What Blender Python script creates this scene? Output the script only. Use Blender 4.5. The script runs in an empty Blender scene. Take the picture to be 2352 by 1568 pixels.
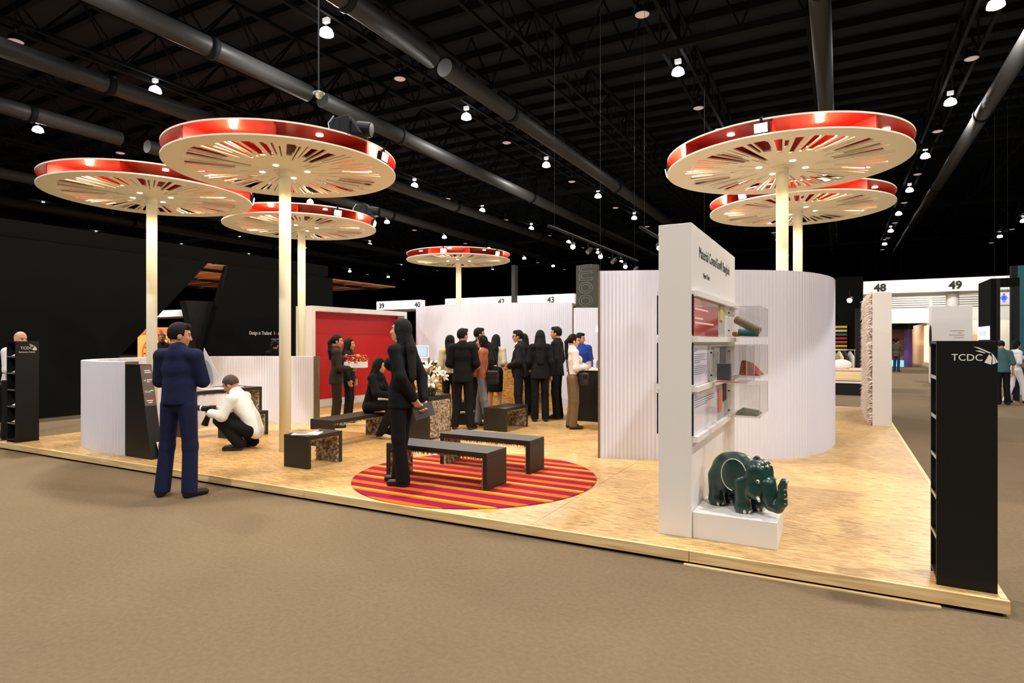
import bpy, bmesh, math, random
import numpy as np
from mathutils import Vector, Matrix
random.seed(7)
RNG = np.random.default_rng(7)
PI = math.pi
scene = bpy.context.scene
COL = scene.collection

# ---------------------------------------------------------------- camera
# booth axes: +X along the platform front (to the right), +Y into the hall. Metres.
CAMH = 1.55
cam_d = bpy.data.cameras.new('camera')
cam_d.sensor_width = 36.0
cam_d.lens = 36.0 * 1380.0 / 2352.0
cam_d.clip_start = 0.05
cam_d.clip_end = 400
cam = bpy.data.objects.new('camera', cam_d)
COL.objects.link(cam)
cam.location = (0, 0, CAMH)
cam.rotation_euler = (PI / 2, 0, math.atan(752 / 1380.0))
scene.camera = cam

# ---------------------------------------------------------------- world, exposure
w = bpy.data.worlds.new('hall_air')
scene.world = w
w.use_nodes = True
w.node_tree.nodes['Background'].inputs[0].default_value = (0.75, 0.8, 1.0, 1)
w.node_tree.nodes['Background'].inputs[1].default_value = 0.0
scene.view_settings.view_transform = 'Standard'
scene.view_settings.look = 'None'
scene.view_settings.gamma = 1.0
scene.view_settings.use_curve_mapping = False
scene.view_settings.exposure = 0.1
scene.cycles.max_bounces = 4
scene.cycles.diffuse_bounces = 2
scene.cycles.glossy_bounces = 2
scene.cycles.transmission_bounces = 4
scene.cycles.transparent_max_bounces = 20

HALL_W = 980.0        # watts of one lit high-bay lamp
FLOOD_W = 105.0       # one halogen flood on a canopy rim
DOWN_W = 26.0         # one small downlight under a canopy hub
GLOW_W = 13.0          # one small downlight in the gap of a canopy
WARM = (1.0, 0.74, 0.43)
COOL = (1.0, 0.955, 0.92)

# ---------------------------------------------------------------- helpers
def lin(c):
    return tuple((v / 12.92) if v <= 0.04045 else ((v + 0.055) / 1.055) ** 2.4 for v in c)
def rgb(r, g, b):
    return lin((r / 255.0, g / 255.0, b / 255.0)) + (1.0,)

MATS = {}
def mat(name, col, rough=0.6, spec=0.4, metal=0.0, emit=0.0, emitcol=None, noise=0.0, nscale=30.0, bump=0.0, bscale=60.0, coat=0.0, alpha=None, transmission=0.0, translucent=0.0):
    if name in MATS:
        return MATS[name]
    m = bpy.data.materials.new(name)
    m.use_nodes = True
    nt = m.node_tree
    b = nt.nodes['Principled BSDF']
    b.inputs['Base Color'].default_value = col
    b.inputs['Roughness'].default_value = rough
    b.inputs['Specular IOR Level'].default_value = spec
    b.inputs['Metallic'].default_value = metal
    b.inputs['Coat Weight'].default_value = coat
    b.inputs['Transmission Weight'].default_value = transmission
    if emit:
        b.inputs['Emission Color'].default_value = emitcol or col
        b.inputs['Emission Strength'].default_value = emit
    if noise or bump:
        tc = nt.nodes.new('ShaderNodeTexCoord')
    if noise:
        n = nt.nodes.new('ShaderNodeTexNoise')
        n.inputs['Scale'].default_value = nscale
        n.inputs['Detail'].default_value = 4
        nt.links.new(tc.outputs['Object'], n.inputs['Vector'])
        mx = nt.nodes.new('ShaderNodeMix'); mx.data_type = 'RGBA'
        mx.inputs['A'].default_value = tuple(min(1, v * (1 - noise)) for v in col[:3]) + (1,)
        mx.inputs['B'].default_value = tuple(min(1, v * (1 + noise)) for v in col[:3]) + (1,)
        nt.links.new(n.outputs['Fac'], mx.inputs['Factor'])
        nt.links.new(mx.outputs['Result'], b.inputs['Base Color'])
    if bump:
        n2 = nt.nodes.new('ShaderNodeTexNoise')
        n2.inputs['Scale'].default_value = bscale
        n2.inputs['Detail'].default_value = 3
        nt.links.new(tc.outputs['Object'], n2.inputs['Vector'])
        bp = nt.nodes.new('ShaderNodeBump')
        bp.inputs['Strength'].default_value = bump
        bp.inputs['Distance'].default_value = 0.02
        nt.links.new(n2.outputs['Fac'], bp.inputs['Height'])
        nt.links.new(bp.outputs['Normal'], b.inputs['Normal'])
    if translucent:
        t = nt.nodes.new('ShaderNodeBsdfTranslucent')
        t.inputs['Color'].default_value = col
        ms = nt.nodes.new('ShaderNodeMixShader')
        ms.inputs[0].default_value = translucent
        out = nt.nodes['Material Output']
        nt.links.new(b.outputs[0], ms.inputs[1])
        nt.links.new(t.outputs[0], ms.inputs[2])
        nt.links.new(ms.outputs[0], out.inputs['Surface'])
    MATS[name] = m
    return m

class MB:
    """collects simple solids; build() links them as one mesh object"""
    def __init__(s):
        s.v = []; s.f = []; s.mi = []; s.cur = 0
    def add(s, vs, fs):
        o = len(s.v)
        s.v += [tuple(p) for p in vs]
        for f in fs:
            s.f.append(tuple(i + o for i in f)); s.mi.append(s.cur)
        return s
    def box(s, x0, x1, y0, y1, z0, z1):
        v = [(x0, y0, z0), (x1, y0, z0), (x1, y1, z0), (x0, y1, z0), (x0, y0, z1), (x1, y0, z1), (x1, y1, z1), (x0, y1, z1)]
        return s.add(v, [(0, 3, 2, 1), (4, 5, 6, 7), (0, 1, 5, 4), (1, 2, 6, 5), (2, 3, 7, 6), (3, 0, 4, 7)])
    def hexa(s, b, t):
        """b, t: 4 corners each, counter-clockwise from above"""
        return s.add(list(b) + list(t), [(0, 3, 2, 1), (4, 5, 6, 7), (0, 1, 5, 4), (1, 2, 6, 5), (2, 3, 7, 6), (3, 0, 4, 7)])
    def prism(s, poly, z0, z1):
        n = len(poly)
        v = [(x, y, z0) for x, y in poly] + [(x, y, z1) for x, y in poly]
        f = [tuple(reversed(range(n))), tuple(range(n, 2 * n))] + [(i, (i + 1) % n, n + (i + 1) % n, n + i) for i in range(n)]
        return s.add(v, f)
    def slab(s, pts, d):
        """flat polygon of 3-D points thickened by the vector d"""
        n = len(pts)
        v = [tuple(p) for p in pts] + [(p[0] + d[0], p[1] + d[1], p[2] + d[2]) for p in pts]
        f = [tuple(reversed(range(n))), tuple(range(n, 2 * n))] + [(i, (i + 1) % n, n + (i + 1) % n, n + i) for i in range(n)]
        return s.add(v, f)
    def tube(s, a, b, r, r2=None, n=12, caps=True):
        a = Vector(a); b = Vector(b); d = (b - a).normalized()
        u = d.orthogonal().normalized(); w_ = d.cross(u)
        r2 = r if r2 is None else r2
        v = []
        for p, q in ((a, r), (b, r2)):
            for i in range(n):
                t = 2 * PI * i / n
                v.append(p + (u * math.cos(t) + w_ * math.sin(t)) * q)
        f = [(i, (i + 1) % n, n + (i + 1) % n, n + i) for i in range(n)]
        if caps:
            f += [tuple(reversed(range(n))), tuple(range(n, 2 * n))]
        return s.add(v, f)
    def pipe(s, pts, r, n=8):
        for a, b in zip(pts[:-1], pts[1:]):
            s.tube(a, b, r, n=n)
        return s
    def lathe(s, prof, n=24, c=(0, 0, 0)):
        v = []; f = []
        m = len(prof)
        for r, z in prof:
            for i in range(n):
                t = 2 * PI * i / n
                v.append((c[0] + r * math.cos(t), c[1] + r * math.sin(t), c[2] + z))
        for k in range(m - 1):
            for i in range(n):
                j = (i + 1) % n
                f.append((k * n + i, k * n + j, (k + 1) * n + j, (k + 1) * n + i))
        if prof[0][0] > 1e-6: f.append(tuple(reversed(range(n))))
        if prof[-1][0] > 1e-6: f.append(tuple(range((m - 1) * n, m * n)))
        return s.add(v, f)
    def ball(s, c, r, n=10, m=7):
        rx, ry, rz = (r, r, r) if not hasattr(r, '__len__') else r
        prof = [(math.sin(PI * k / m), -math.cos(PI * k / m)) for k in range(m + 1)]
        v = []; f = []
        for a, z in prof:
            for i in range(n):
                t = 2 * PI * i / n
                v.append((c[0] + rx * a * math.cos(t), c[1] + ry * a * math.sin(t), c[2] + rz * z))
        for k in range(m):
            for i in range(n):
                j = (i + 1) % n
                f.append((k * n + i, k * n + j, (k + 1) * n + j, (k + 1) * n + i))
        return s.add(v, f)
    def mesh(s, name, smooth=False):
        me = bpy.data.meshes.new(name)
        me.from_pydata(s.v, [], s.f)
        if any(s.mi):
            me.polygons.foreach_set('material_index', s.mi)
        if smooth:
            me.polygons.foreach_set('use_smooth', [True] * len(me.polygons))
        me.validate(); me.update()
        return me
    def build(s, name, m, parent=None, smooth=False, bevel=0.0, loc=None):
        me = s.mesh(name, smooth)
        for q in (m if isinstance(m, (list, tuple)) else [m]):
            me.materials.append(q)
        o = bpy.data.objects.new(name, me)
        COL.objects.link(o)
        if parent is not None: o.parent = parent
        if loc is not None: o.location = loc
        if bevel:
            bv = o.modifiers.new('bevel', 'BEVEL'); bv.width = bevel; bv.segments = 2; bv.limit_method = 'ANGLE'; bv.angle_limit = 0.7
        return o

def bx(x0, x1, y0, y1, z0, z1):
    return MB().box(x0, x1, y0, y1, z0, z1)

def thing(name, label, cat, loc=(0, 0, 0), rz=0.0, group=None):
    o = bpy.data.objects.new(name, None)
    o.empty_display_size = 0.1
    COL.objects.link(o)
    o.location = loc; o.rotation_euler = (0, 0, rz)
    o['label'] = label; o['category'] = cat
    if group: o['group'] = group
    return o
def tag(o, label, cat, group=None, kind=None):
    o['label'] = label; o['category'] = cat
    if group: o['group'] = group
    if kind: o['kind'] = kind
    return o
def struct(o, label=None):
    o['kind'] = 'structure'
    if label: o['label'] = label
    return o
def dup(root, loc, rz, label=None, group=None):
    r = root.copy(); COL.objects.link(r); r.location = loc; r.rotation_euler = (0, 0, rz)
    if label: r['label'] = label
    if group: r['group'] = group
    for ch in list(root.children):
        c = ch.copy(); COL.objects.link(c); c.parent = r
        for g in ch.children:
            d = g.copy(); COL.objects.link(d); d.parent = c
    return r

def text_mesh(name, body, size, m, parent, loc, rot, depth=0.002, align='LEFT', outline=0.0, sx=1.0, bold=0.0):
    cu = bpy.data.curves.new(name, 'FONT')
    cu.body = body; cu.size = size; cu.align_x = align
    cu.extrude = depth; cu.offset = bold
    if outline:
        cu.fill_mode = 'NONE'; cu.extrude = 0; cu.bevel_depth = outline; cu.bevel_resolution = 0
        cu.resolution_u = 4
    else:
        cu.resolution_u = 3
    t = bpy.data.objects.new(name, cu); COL.objects.link(t)
    dg = bpy.context.evaluated_depsgraph_get()
    me = bpy.data.meshes.new_from_object(t.evaluated_get(dg))
    bpy.data.objects.remove(t); bpy.data.curves.remove(cu)
    me.name = name
    me.materials.clear(); me.materials.append(m)
    o = bpy.data.objects.new(name, me); COL.objects.link(o)
    o.parent = parent; o.location = loc; o.rotation_euler = rot
    o.scale = (sx, 1, 1)
    return o
FACE_NEG_Y = (PI / 2, 0, 0)          # reads left to right for a viewer at -Y
FACE_POS_X = (PI / 2, 0, PI / 2)     # reads left to right for a viewer at +X

def light(kind, name, loc, energy, color, parent=None, size=0.3, aim=None, angle=1.2, blend=0.5):
    l = bpy.data.lights.new(name, kind)
    l.energy = energy; l.color = color
    if kind == 'AREA':
        l.shape = 'DISK'; l.size = size
    elif kind == 'SPOT':
        l.spot_size = angle; l.spot_blend = blend; l.shadow_soft_size = size
    else:
        l.shadow_soft_size = size
    o = bpy.data.objects.new(name, l); COL.objects.link(o)
    o.location = loc
    if aim is not None:
        d = Vector(aim)
        o.rotation_euler = d.to_track_quat('-Z', 'Y').to_euler()
    if parent is not None: o.parent = parent
    return o

# ---------------------------------------------------------------- signed-distance modelling (bodies)
def nets(f, lo, h):
    """surface nets on the grid f (negative inside) -> vertices, quads"""
    ins = f < 0
    nx, ny, nz = f.shape
    cx, cy, cz = nx - 1, ny - 1, nz - 1
    acc = np.zeros((cx, cy, cz, 3), np.float32); cnt = np.zeros((cx, cy, cz), np.float32)
    def corner(i, j, k): return f[i:i + cx, j:j + cy, k:k + cz]
    offs = [(i, j, k) for i in (0, 1) for j in (0, 1) for k in (0, 1)]
    for a in offs:
        for ax in range(3):
            if a[ax]: continue
            b = list(a); b[ax] = 1
            fa = corner(*a); fb = corner(*b)
            cr = (fa < 0) != (fb < 0)
            t = np.where(cr, fa / np.where(cr, fa - fb, 1), 0)
            for q in range(3):
                acc[..., q] += np.where(cr, a[q] + (t if q == ax else 0), 0)
            cnt += cr
    act = cnt > 0
    idx = -np.ones(act.shape, np.int64)
    n = int(act.sum()); idx[act] = np.arange(n)
    base = np.argwhere(act).astype(np.float32)
    V = (base + acc[act] / cnt[act][:, None]) * h + np.asarray(lo, np.float32)
    Q = []
    for ax in range(3):
        o1, o2 = [(1, 2), (2, 0), (0, 1)][ax]
        s0 = [slice(1, -1)] * 3; s0[ax] = slice(0, -1)
        s1 = [slice(1, -1)] * 3; s1[ax] = slice(1, None)
        A = ins[tuple(s0)]; B = ins[tuple(s1)]
        for flip, msk in ((False, A & ~B), (True, ~A & B)):
            p = np.argwhere(msk)
            if not len(p): continue
            p = p + 1; p[:, ax] -= 1
            def at(d1, d2):
                r = p.copy(); r[:, o1] += d1; r[:, o2] += d2
                return idx[r[:, 0], r[:, 1], r[:, 2]]
            q = np.stack([at(-1, -1), at(0, -1), at(0, 0), at(-1, 0)], 1)
            if flip: q = q[:, ::-1]
            Q.append(q)
    return V, (np.concatenate(Q) if Q else np.zeros((0, 4), np.int64))

def smin(a, b, k):
    if k <= 0: return np.minimum(a, b)
    h = np.maximum(k - np.abs(a - b), 0) / k
    return np.minimum(a, b) - h * h * k * 0.25

def prim_d(P, pr):
    """('c', a, b, ra, rb, [axis, factor]) tapered capsule, ('e', centre, radii, [3x3 axes]) ellipsoid"""
    if pr[0] == 'c':
        _, a, b, ra, rb = pr[:5]
        a = np.asarray(a, np.float32); b = np.asarray(b, np.float32)
        q = P - a; d = b - a
        if len(pr) > 5 and pr[5] is not None:
            ax = np.asarray(pr[5][0], np.float32); fac = pr[5][1]
            q = q + np.outer(q @ ax, ax) * (1 / fac - 1)
            d = d + ax * float(d @ ax) * (1 / fac - 1)
        t = np.clip((q @ d) / max(float(d @ d), 1e-9), 0, 1)
        r = ra + (rb - ra) * t
        return np.linalg.norm(q - t[:, None] * d, axis=1) - r
    _, c, r = pr[:3]
    q = P - np.asarray(c, np.float32)
    if len(pr) > 3 and pr[3] is not None:
        q = q @ np.asarray(pr[3], np.float32).T
    r = np.asarray(r, np.float32)
    k0 = np.linalg.norm(q / r, axis=1); k1 = np.linalg.norm(q / (r * r), axis=1)
    return k0 * (k0 - 1) / np.maximum(k1, 1e-6)

def prim_box(pr, pad):
    if pr[0] == 'c':
        m = max(pr[3], pr[4]) + pad
        a = np.asarray(pr[1]); b = np.asarray(pr[2])
        return np.minimum(a, b) - m, np.maximum(a, b) + m
    c = np.asarray(pr[1]); m = max(pr[2]) + pad
    return c - m, c + m

def sdf_mesh(prims, h, k=0.03, inflate=0.0, cut=None, holes=()):
    lo = np.full(3, 1e9); hi = -lo
    for p in prims:
        a, b = prim_box(p, inflate + 2.5 * h)
        lo = np.minimum(lo, a); hi = np.maximum(hi, b)
    n = np.maximum(np.ceil((hi - lo) / h).astype(int), 4)
    gx, gy, gz = [lo[i] + h * np.arange(n[i]) for i in range(3)]
    f = np.full(tuple(n), 1.0, np.float32)
    for p in prims:                                  # each primitive only near itself
        a, b = prim_box(p, inflate + 4 * h + k)
        s = tuple(slice(max(0, int((a[i] - lo[i]) / h)), min(n[i], int((b[i] - lo[i]) / h) + 2)) for i in range(3))
        X, Y, Z = np.meshgrid(gx[s[0]], gy[s[1]], gz[s[2]], indexing='ij')
        P = np.stack([X.ravel(), Y.ravel(), Z.ravel()], 1).astype(np.float32)
        d = prim_d(P, p).reshape(X.shape) - inflate
        f[s] = smin(f[s], d, k)
    if cut is not None or holes:
        X, Y, Z = np.meshgrid(gx, gy, gz, indexing='ij')
        P = np.stack([X.ravel(), Y.ravel(), Z.ravel()], 1).astype(np.float32)
        if cut is not None:
            f = np.maximum(f, cut(P).reshape(f.shape))
        for p in holes:
            f = np.maximum(f, -prim_d(P, p).reshape(f.shape))
    f[0] = f[-1] = 1; f[:, 0] = f[:, -1] = 1; f[:, :, 0] = f[:, :, -1] = 1
    return nets(f, lo, h)

def raw_mesh(name, parts, mats, mi=None):
    """parts: list of (V, Q); all joined into one smooth mesh"""
    V = np.concatenate([p[0] for p in parts]); o = 0; Q = []
    for v, q in parts:
        Q.append(q + o); o += len(v)
    Q = np.concatenate(Q)
    me = bpy.data.meshes.new(name)
    me.vertices.add(len(V)); me.vertices.foreach_set('co', V.astype(np.float32).ravel())
    me.loops.add(len(Q) * 4); me.polygons.add(len(Q))
    me.loops.foreach_set('vertex_index', Q.ravel().astype(np.int32))
    me.polygons.foreach_set('loop_start', (np.arange(len(Q)) * 4).astype(np.int32))
    me.polygons.foreach_set('use_smooth', np.ones(len(Q), bool))
    for m in mats: me.materials.append(m)
    if mi is not None: me.polygons.foreach_set('material_index', mi.astype(np.int32))
    me.update(calc_edges=True); me.validate()
    return me

def sdf_obj(name, parent, m, prims, h, k=0.03, inflate=0.0, cut=None, holes=()):
    V, Q = sdf_mesh(prims, h, k, inflate, cut, holes)
    me = raw_mesh(name, [(V, Q)], [m])
    o = bpy.data.objects.new(name, me); COL.objects.link(o)
    if parent is not None: o.parent = parent
    return o
# ---------------------------------------------------------------- surface materials
def carpet_mat():
    m = bpy.data.materials.new('hall_carpet'); m.use_nodes = True
    nt = m.node_tree; b = nt.nodes['Principled BSDF']
    tc = nt.nodes.new('ShaderNodeTexCoord')
    n1 = nt.nodes.new('ShaderNodeTexNoise'); n1.inputs['Scale'].default_value = 160; n1.inputs['Detail'].default_value = 3
    n2 = nt.nodes.new('ShaderNodeTexNoise'); n2.inputs['Scale'].default_value = 1.1; n2.inputs['Detail'].default_value = 5
    n3 = nt.nodes.new('ShaderNodeTexNoise'); n3.inputs['Scale'].default_value = 34; n3.inputs['Detail'].default_value = 4
    for n in (n1, n2, n3): nt.links.new(tc.outputs['Object'], n.inputs['Vector'])
    a = nt.nodes.new('ShaderNodeMix'); a.data_type = 'RGBA'
    a.inputs['A'].default_value = rgb(99, 84, 64); a.inputs['B'].default_value = rgb(123, 105, 81)
    md = nt.nodes.new('ShaderNodeMath'); md.operation = 'ADD'
    nt.links.new(n1.outputs['Fac'], md.inputs[0]); nt.links.new(n3.outputs['Fac'], md.inputs[1])
    mr = nt.nodes.new('ShaderNodeMapRange'); mr.inputs['From Min'].default_value = 0.5; mr.inputs['From Max'].default_value = 1.5
    nt.links.new(md.outputs[0], mr.inputs['Value']); nt.links.new(mr.outputs[0], a.inputs['Factor'])
    c = nt.nodes.new('ShaderNodeMix'); c.data_type = 'RGBA'; c.blend_type = 'MULTIPLY'; c.inputs['Factor'].default_value = 0.35
    cr = nt.nodes.new('ShaderNodeMapRange'); cr.inputs['From Min'].default_value = 0.3; cr.inputs['From Max'].default_value = 0.7
    cr.inputs['To Min'].default_value = 0.8; cr.inputs['To Max'].default_value = 1.05
    nt.links.new(n2.outputs['Fac'], cr.inputs['Value'])
    nt.links.new(a.outputs['Result'], c.inputs['A']); nt.links.new(cr.outputs[0], c.inputs['B'])
    nt.links.new(c.outputs['Result'], b.inputs['Base Color'])
    bp = nt.nodes.new('ShaderNodeBump'); bp.inputs['Strength'].default_value = 0.35; bp.inputs['Distance'].default_value = 0.004
    nt.links.new(n1.outputs['Fac'], bp.inputs['Height']); nt.links.new(bp.outputs['Normal'], b.inputs['Normal'])
    b.inputs['Roughness'].default_value = 0.95; b.inputs['Specular IOR Level'].default_value = 0.1
    return m

def osb_mat(name, gloss=0.38, cols=((178, 136, 78), (202, 162, 102), (222, 188, 132)), upright=False):
    m = bpy.data.materials.new(name); m.use_nodes = True
    nt = m.node_tree; b = nt.nodes['Principled BSDF']
    tc0 = nt.nodes.new('ShaderNodeTexCoord'); tcm = nt.nodes.new('ShaderNodeMapping')
    if upright: tcm.inputs['Rotation'].default_value = (-PI / 2, 0, 0)
    nt.links.new(tc0.outputs['Object'], tcm.inputs['Vector'])
    class tc: outputs = {'Object': tcm.outputs[0]}
    prev = None; hgt = None
    for i, (rot, sc) in enumerate(((0.1, (11, 70, 5)), (-0.3, (13, 84, 7)), (0.45, (12, 90, 6)), (1.2, (14, 96, 6)))):
        mp = nt.nodes.new('ShaderNodeMapping')
        mp.inputs['Rotation'].default_value = (0, 0, rot); mp.inputs['Scale'].default_value = sc
        mp.inputs['Location'].default_value = (i * 3.1, i * 1.7, 0)
        nt.links.new(tc.outputs['Object'], mp.inputs['Vector'])
        v = nt.nodes.new('ShaderNodeTexVoronoi'); v.inputs['Scale'].default_value = 1.0; v.inputs['Randomness'].default_value = 1.0
        nt.links.new(mp.outputs[0], v.inputs['Vector'])
        sep = nt.nodes.new('ShaderNodeSeparateColor'); nt.links.new(v.outputs['Color'], sep.inputs[0])
        if prev is None:
            prev = sep.outputs[0]; hgt = sep.outputs[1]
        else:
            gt = nt.nodes.new('ShaderNodeMath'); gt.operation = 'GREATER_THAN'; gt.inputs[1].default_value = (0, 0.45, 0.62, 0.8)[i]
            nt.links.new(sep.outputs[2], gt.inputs[0])
            mx = nt.nodes.new('ShaderNodeMix'); nt.links.new(gt.outputs[0], mx.inputs['Factor'])
            nt.links.new(prev, mx.inputs['A']); nt.links.new(sep.outputs[0], mx.inputs['B'])
            prev = mx.outputs['Result']
    fl_ = nt.nodes.new('ShaderNodeMapping'); fl_.inputs['Rotation'].default_value = (0, 0, -0.15); fl_.inputs['Scale'].default_value = (7, 46, 5)
    nt.links.new(tc.outputs['Object'], fl_.inputs['Vector'])
    vf = nt.nodes.new('ShaderNodeTexVoronoi'); vf.inputs['Scale'].default_value = 1.0; nt.links.new(fl_.outputs[0], vf.inputs['Vector'])
    sf = nt.nodes.new('ShaderNodeSeparateColor'); nt.links.new(vf.outputs['Color'], sf.inputs[0])
    g1 = nt.nodes.new('ShaderNodeMath'); g1.operation = 'GREATER_THAN'; g1.inputs[1].default_value = 0.86; nt.links.new(sf.outputs[1], g1.inputs[0])
    g2 = nt.nodes.new('ShaderNodeMath'); g2.operation = 'LESS_THAN'; g2.inputs[1].default_value = 0.3; nt.links.new(vf.outputs['Distance'], g2.inputs[0])
    g3 = nt.nodes.new('ShaderNodeMath'); g3.operation = 'MULTIPLY'; nt.links.new(g1.outputs[0], g3.inputs[0]); nt.links.new(g2.outputs[0], g3.inputs[1])
    rp = nt.nodes.new('ShaderNodeValToRGB')
    e = rp.color_ramp.elements
    e[0].position = 0.0; e[0].color = rgb(*[int(c * 0.74) for c in cols[0]])
    e[1].position = 1.0; e[1].color = rgb(*cols[2])
    q = e.new(0.07); q.color = rgb(*cols[0])
    q = e.new(0.5); q.color = rgb(*cols[1])
    nt.links.new(prev, rp.inputs[0])
    n = nt.nodes.new('ShaderNodeTexNoise'); n.inputs['Scale'].default_value = 2.2; n.inputs['Detail'].default_value = 3
    nt.links.new(tc.outputs['Object'], n.inputs['Vector'])
    cr = nt.nodes.new('ShaderNodeMapRange'); cr.inputs['From Min'].default_value = 0.3; cr.inputs['From Max'].default_value = 0.7
    cr.inputs['To Min'].default_value = 0.82; cr.inputs['To Max'].default_value = 1.06
    nt.links.new(n.outputs['Fac'], cr.inputs['Value'])
    c = nt.nodes.new('ShaderNodeMix'); c.data_type = 'RGBA'; c.blend_type = 'MULTIPLY'; c.inputs['Factor'].default_value = 1
    nt.links.new(rp.outputs[0], c.inputs['A']); nt.links.new(cr.outputs[0], c.inputs['B'])
    dk = nt.nodes.new('ShaderNodeMix'); dk.data_type = 'RGBA'; dk.inputs['B'].default_value = rgb(120, 82, 42)
    g4 = nt.nodes.new('ShaderNodeMath'); g4.operation = 'MULTIPLY'; g4.inputs[1].default_value = 0.6; nt.links.new(g3.outputs[0], g4.inputs[0])
    nt.links.new(g4.outputs[0], dk.inputs['Factor']); nt.links.new(c.outputs['Result'], dk.inputs['A'])
    nt.links.new(dk.outputs['Result'], b.inputs['Base Color'])
    bp = nt.nodes.new('ShaderNodeBump'); bp.inputs['Strength'].default_value = 0.1; bp.inputs['Distance'].default_value = 0.003
    nt.links.new(prev, bp.inputs['Height']); nt.links.new(bp.outputs['Normal'], b.inputs['Normal'])
    b.inputs['Roughness'].default_value = gloss; b.inputs['Specular IOR Level'].default_value = 0.45
    return m

def pine_mat():
    m = bpy.data.materials.new('pale_pine'); m.use_nodes = True
    nt = m.node_tree; b = nt.nodes['Principled BSDF']
    tc = nt.nodes.new('ShaderNodeTexCoord')
    mp = nt.nodes.new('ShaderNodeMapping'); mp.inputs['Scale'].default_value = (1.2, 20, 26)
    nt.links.new(tc.outputs['Object'], mp.inputs['Vector'])
    n = nt.nodes.new('ShaderNodeTexNoise'); n.inputs['Scale'].default_value = 1.6; n.inputs['Detail'].default_value = 5; n.inputs['Distortion'].default_value = 0.6
    nt.links.new(mp.outputs[0], n.inputs['Vector'])
    rp = nt.nodes.new('ShaderNodeValToRGB'); e = rp.color_ramp.elements
    e[0].position = 0.3; e[0].color = rgb(206, 164, 104); e[1].position = 0.66; e[1].color = rgb(238, 212, 160)
    nt.links.new(n.outputs['Fac'], rp.inputs[0])
    v = nt.nodes.new('ShaderNodeTexVoronoi'); v.inputs['Scale'].default_value = 1.0
    mp2 = nt.nodes.new('ShaderNodeMapping'); mp2.inputs['Scale'].default_value = (1.9, 9, 9)
    nt.links.new(tc.outputs['Object'], mp2.inputs['Vector']); nt.links.new(mp2.outputs[0], v.inputs['Vector'])
    lt = nt.nodes.new('ShaderNodeMapRange'); lt.inputs['From Min'].default_value = 0.03; lt.inputs['From Max'].default_value = 0.09
    lt.inputs['To Min'].default_value = 0.75; lt.inputs['To Max'].default_value = 0
    nt.links.new(v.outputs['Distance'], lt.inputs['Value'])
    c = nt.nodes.new('ShaderNodeMix'); c.data_type = 'RGBA'; c.inputs['B'].default_value = rgb(112, 70, 34)
    nt.links.new(lt.outputs[0], c.inputs['Factor']); nt.links.new(rp.outputs[0], c.inputs['A'])
    nt.links.new(c.outputs['Result'], b.inputs['Base Color'])
    b.inputs['Roughness'].default_value = 0.55
    return m

M_CARPET = carpet_mat()
M_OSB = osb_mat('osb_board_varnished')
M_OSBC = osb_mat('osb_counter_board', 0.5, ((166, 114, 54), (196, 146, 76), (222, 178, 108)), True)
M_PINE = pine_mat()
M_WHITE = mat('white_lacquer', rgb(232, 228, 222), 0.32, 0.45)
M_WHITEM = mat('matt_white_paint', rgb(228, 224, 218), 0.6, 0.3)
M_CREAM = mat('cream_canopy_paint', rgb(244, 242, 218), 0.5, 0.35)
M_RED = mat('red_canopy_paint', rgb(196, 34, 20), 0.33, 0.5, noise=0.12, nscale=5)
M_REDW = mat('red_panel_paint', rgb(186, 20, 18), 0.45, 0.4)
M_BLACK = mat('black_board', rgb(20, 20, 19), 0.55, 0.25)
M_BLACKW = mat('black_hall_partition', rgb(19, 20, 18), 0.85, 0.05)
M_STAND = mat('black_stand_lacquer', rgb(17, 18, 16), 0.45, 0.3)
M_BENCH = mat('dark_bronze_laminate', rgb(40, 37, 29), 0.45, 0.32)
M_DUCT = mat('duct_sheet', rgb(68, 68, 67), 0.5, 0.3, metal=0.3)
M_DECK = mat('dark_roof_deck', rgb(46, 51, 58), 0.85, 0.1, noise=0.25, nscale=0.7)
M_STEEL = mat('black_steel', rgb(22, 25, 28), 0.7, 0.2)
M_SOFT = mat('white_translucent_honeycomb', rgb(236, 236, 246), 0.7, 0.15, translucent=0.2)
M_FELT = mat('grey_brown_felt', rgb(118, 102, 84), 0.95, 0.05, noise=0.25, nscale=25, bump=0.3, bscale=120)
M_METAL = mat('grey_metal', rgb(170, 170, 168), 0.35, 0.5, metal=0.7)
M_LAMPON = mat('lamp_lens_lit', rgb(255, 253, 246), 0.4, emit=14.0, emitcol=(1, 0.98, 0.95, 1))
M_LAMPBOX = mat('lamp_gear_box_glow', rgb(236, 236, 232), 0.3, 0.5, emit=0.55, emitcol=(1, 0.97, 0.92, 1))  # emission put in so the box looks lit by its lamp
M_LAMPOFF = mat('unlit_lens_glow', rgb(224, 204, 200), 0.5, 0.4, emit=0.32, emitcol=rgb(236, 208, 204))  # unlit lens; faint emission stands in for the light it reflects
M_REFL = mat('prismatic_reflector', rgb(244, 244, 240), 0.3, 0.5, emit=5.0, emitcol=(1, 0.98, 0.95, 1))
M_BULB = mat('halogen_glass', rgb(255, 240, 210), 0.3, emit=26.0, emitcol=(1.0, 0.86, 0.62, 1))
M_SPOT = mat('small_downlight_glass', rgb(255, 246, 225), 0.3, emit=12.0, emitcol=(1.0, 0.88, 0.66, 1))
M_ACRYL = bpy.data.materials.new('clear_acrylic'); M_ACRYL.use_nodes = True
_nt = M_ACRYL.node_tree; _nt.nodes.remove(_nt.nodes['Principled BSDF'])
_tr = _nt.nodes.new('ShaderNodeBsdfTransparent'); _tr.inputs[0].default_value = (0.955, 0.955, 0.95, 1)
_gl = _nt.nodes.new('ShaderNodeBsdfGlossy'); _gl.inputs['Roughness'].default_value = 0.04
_mx = _nt.nodes.new('ShaderNodeMixShader'); _mx.inputs[0].default_value = 0.06
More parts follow.
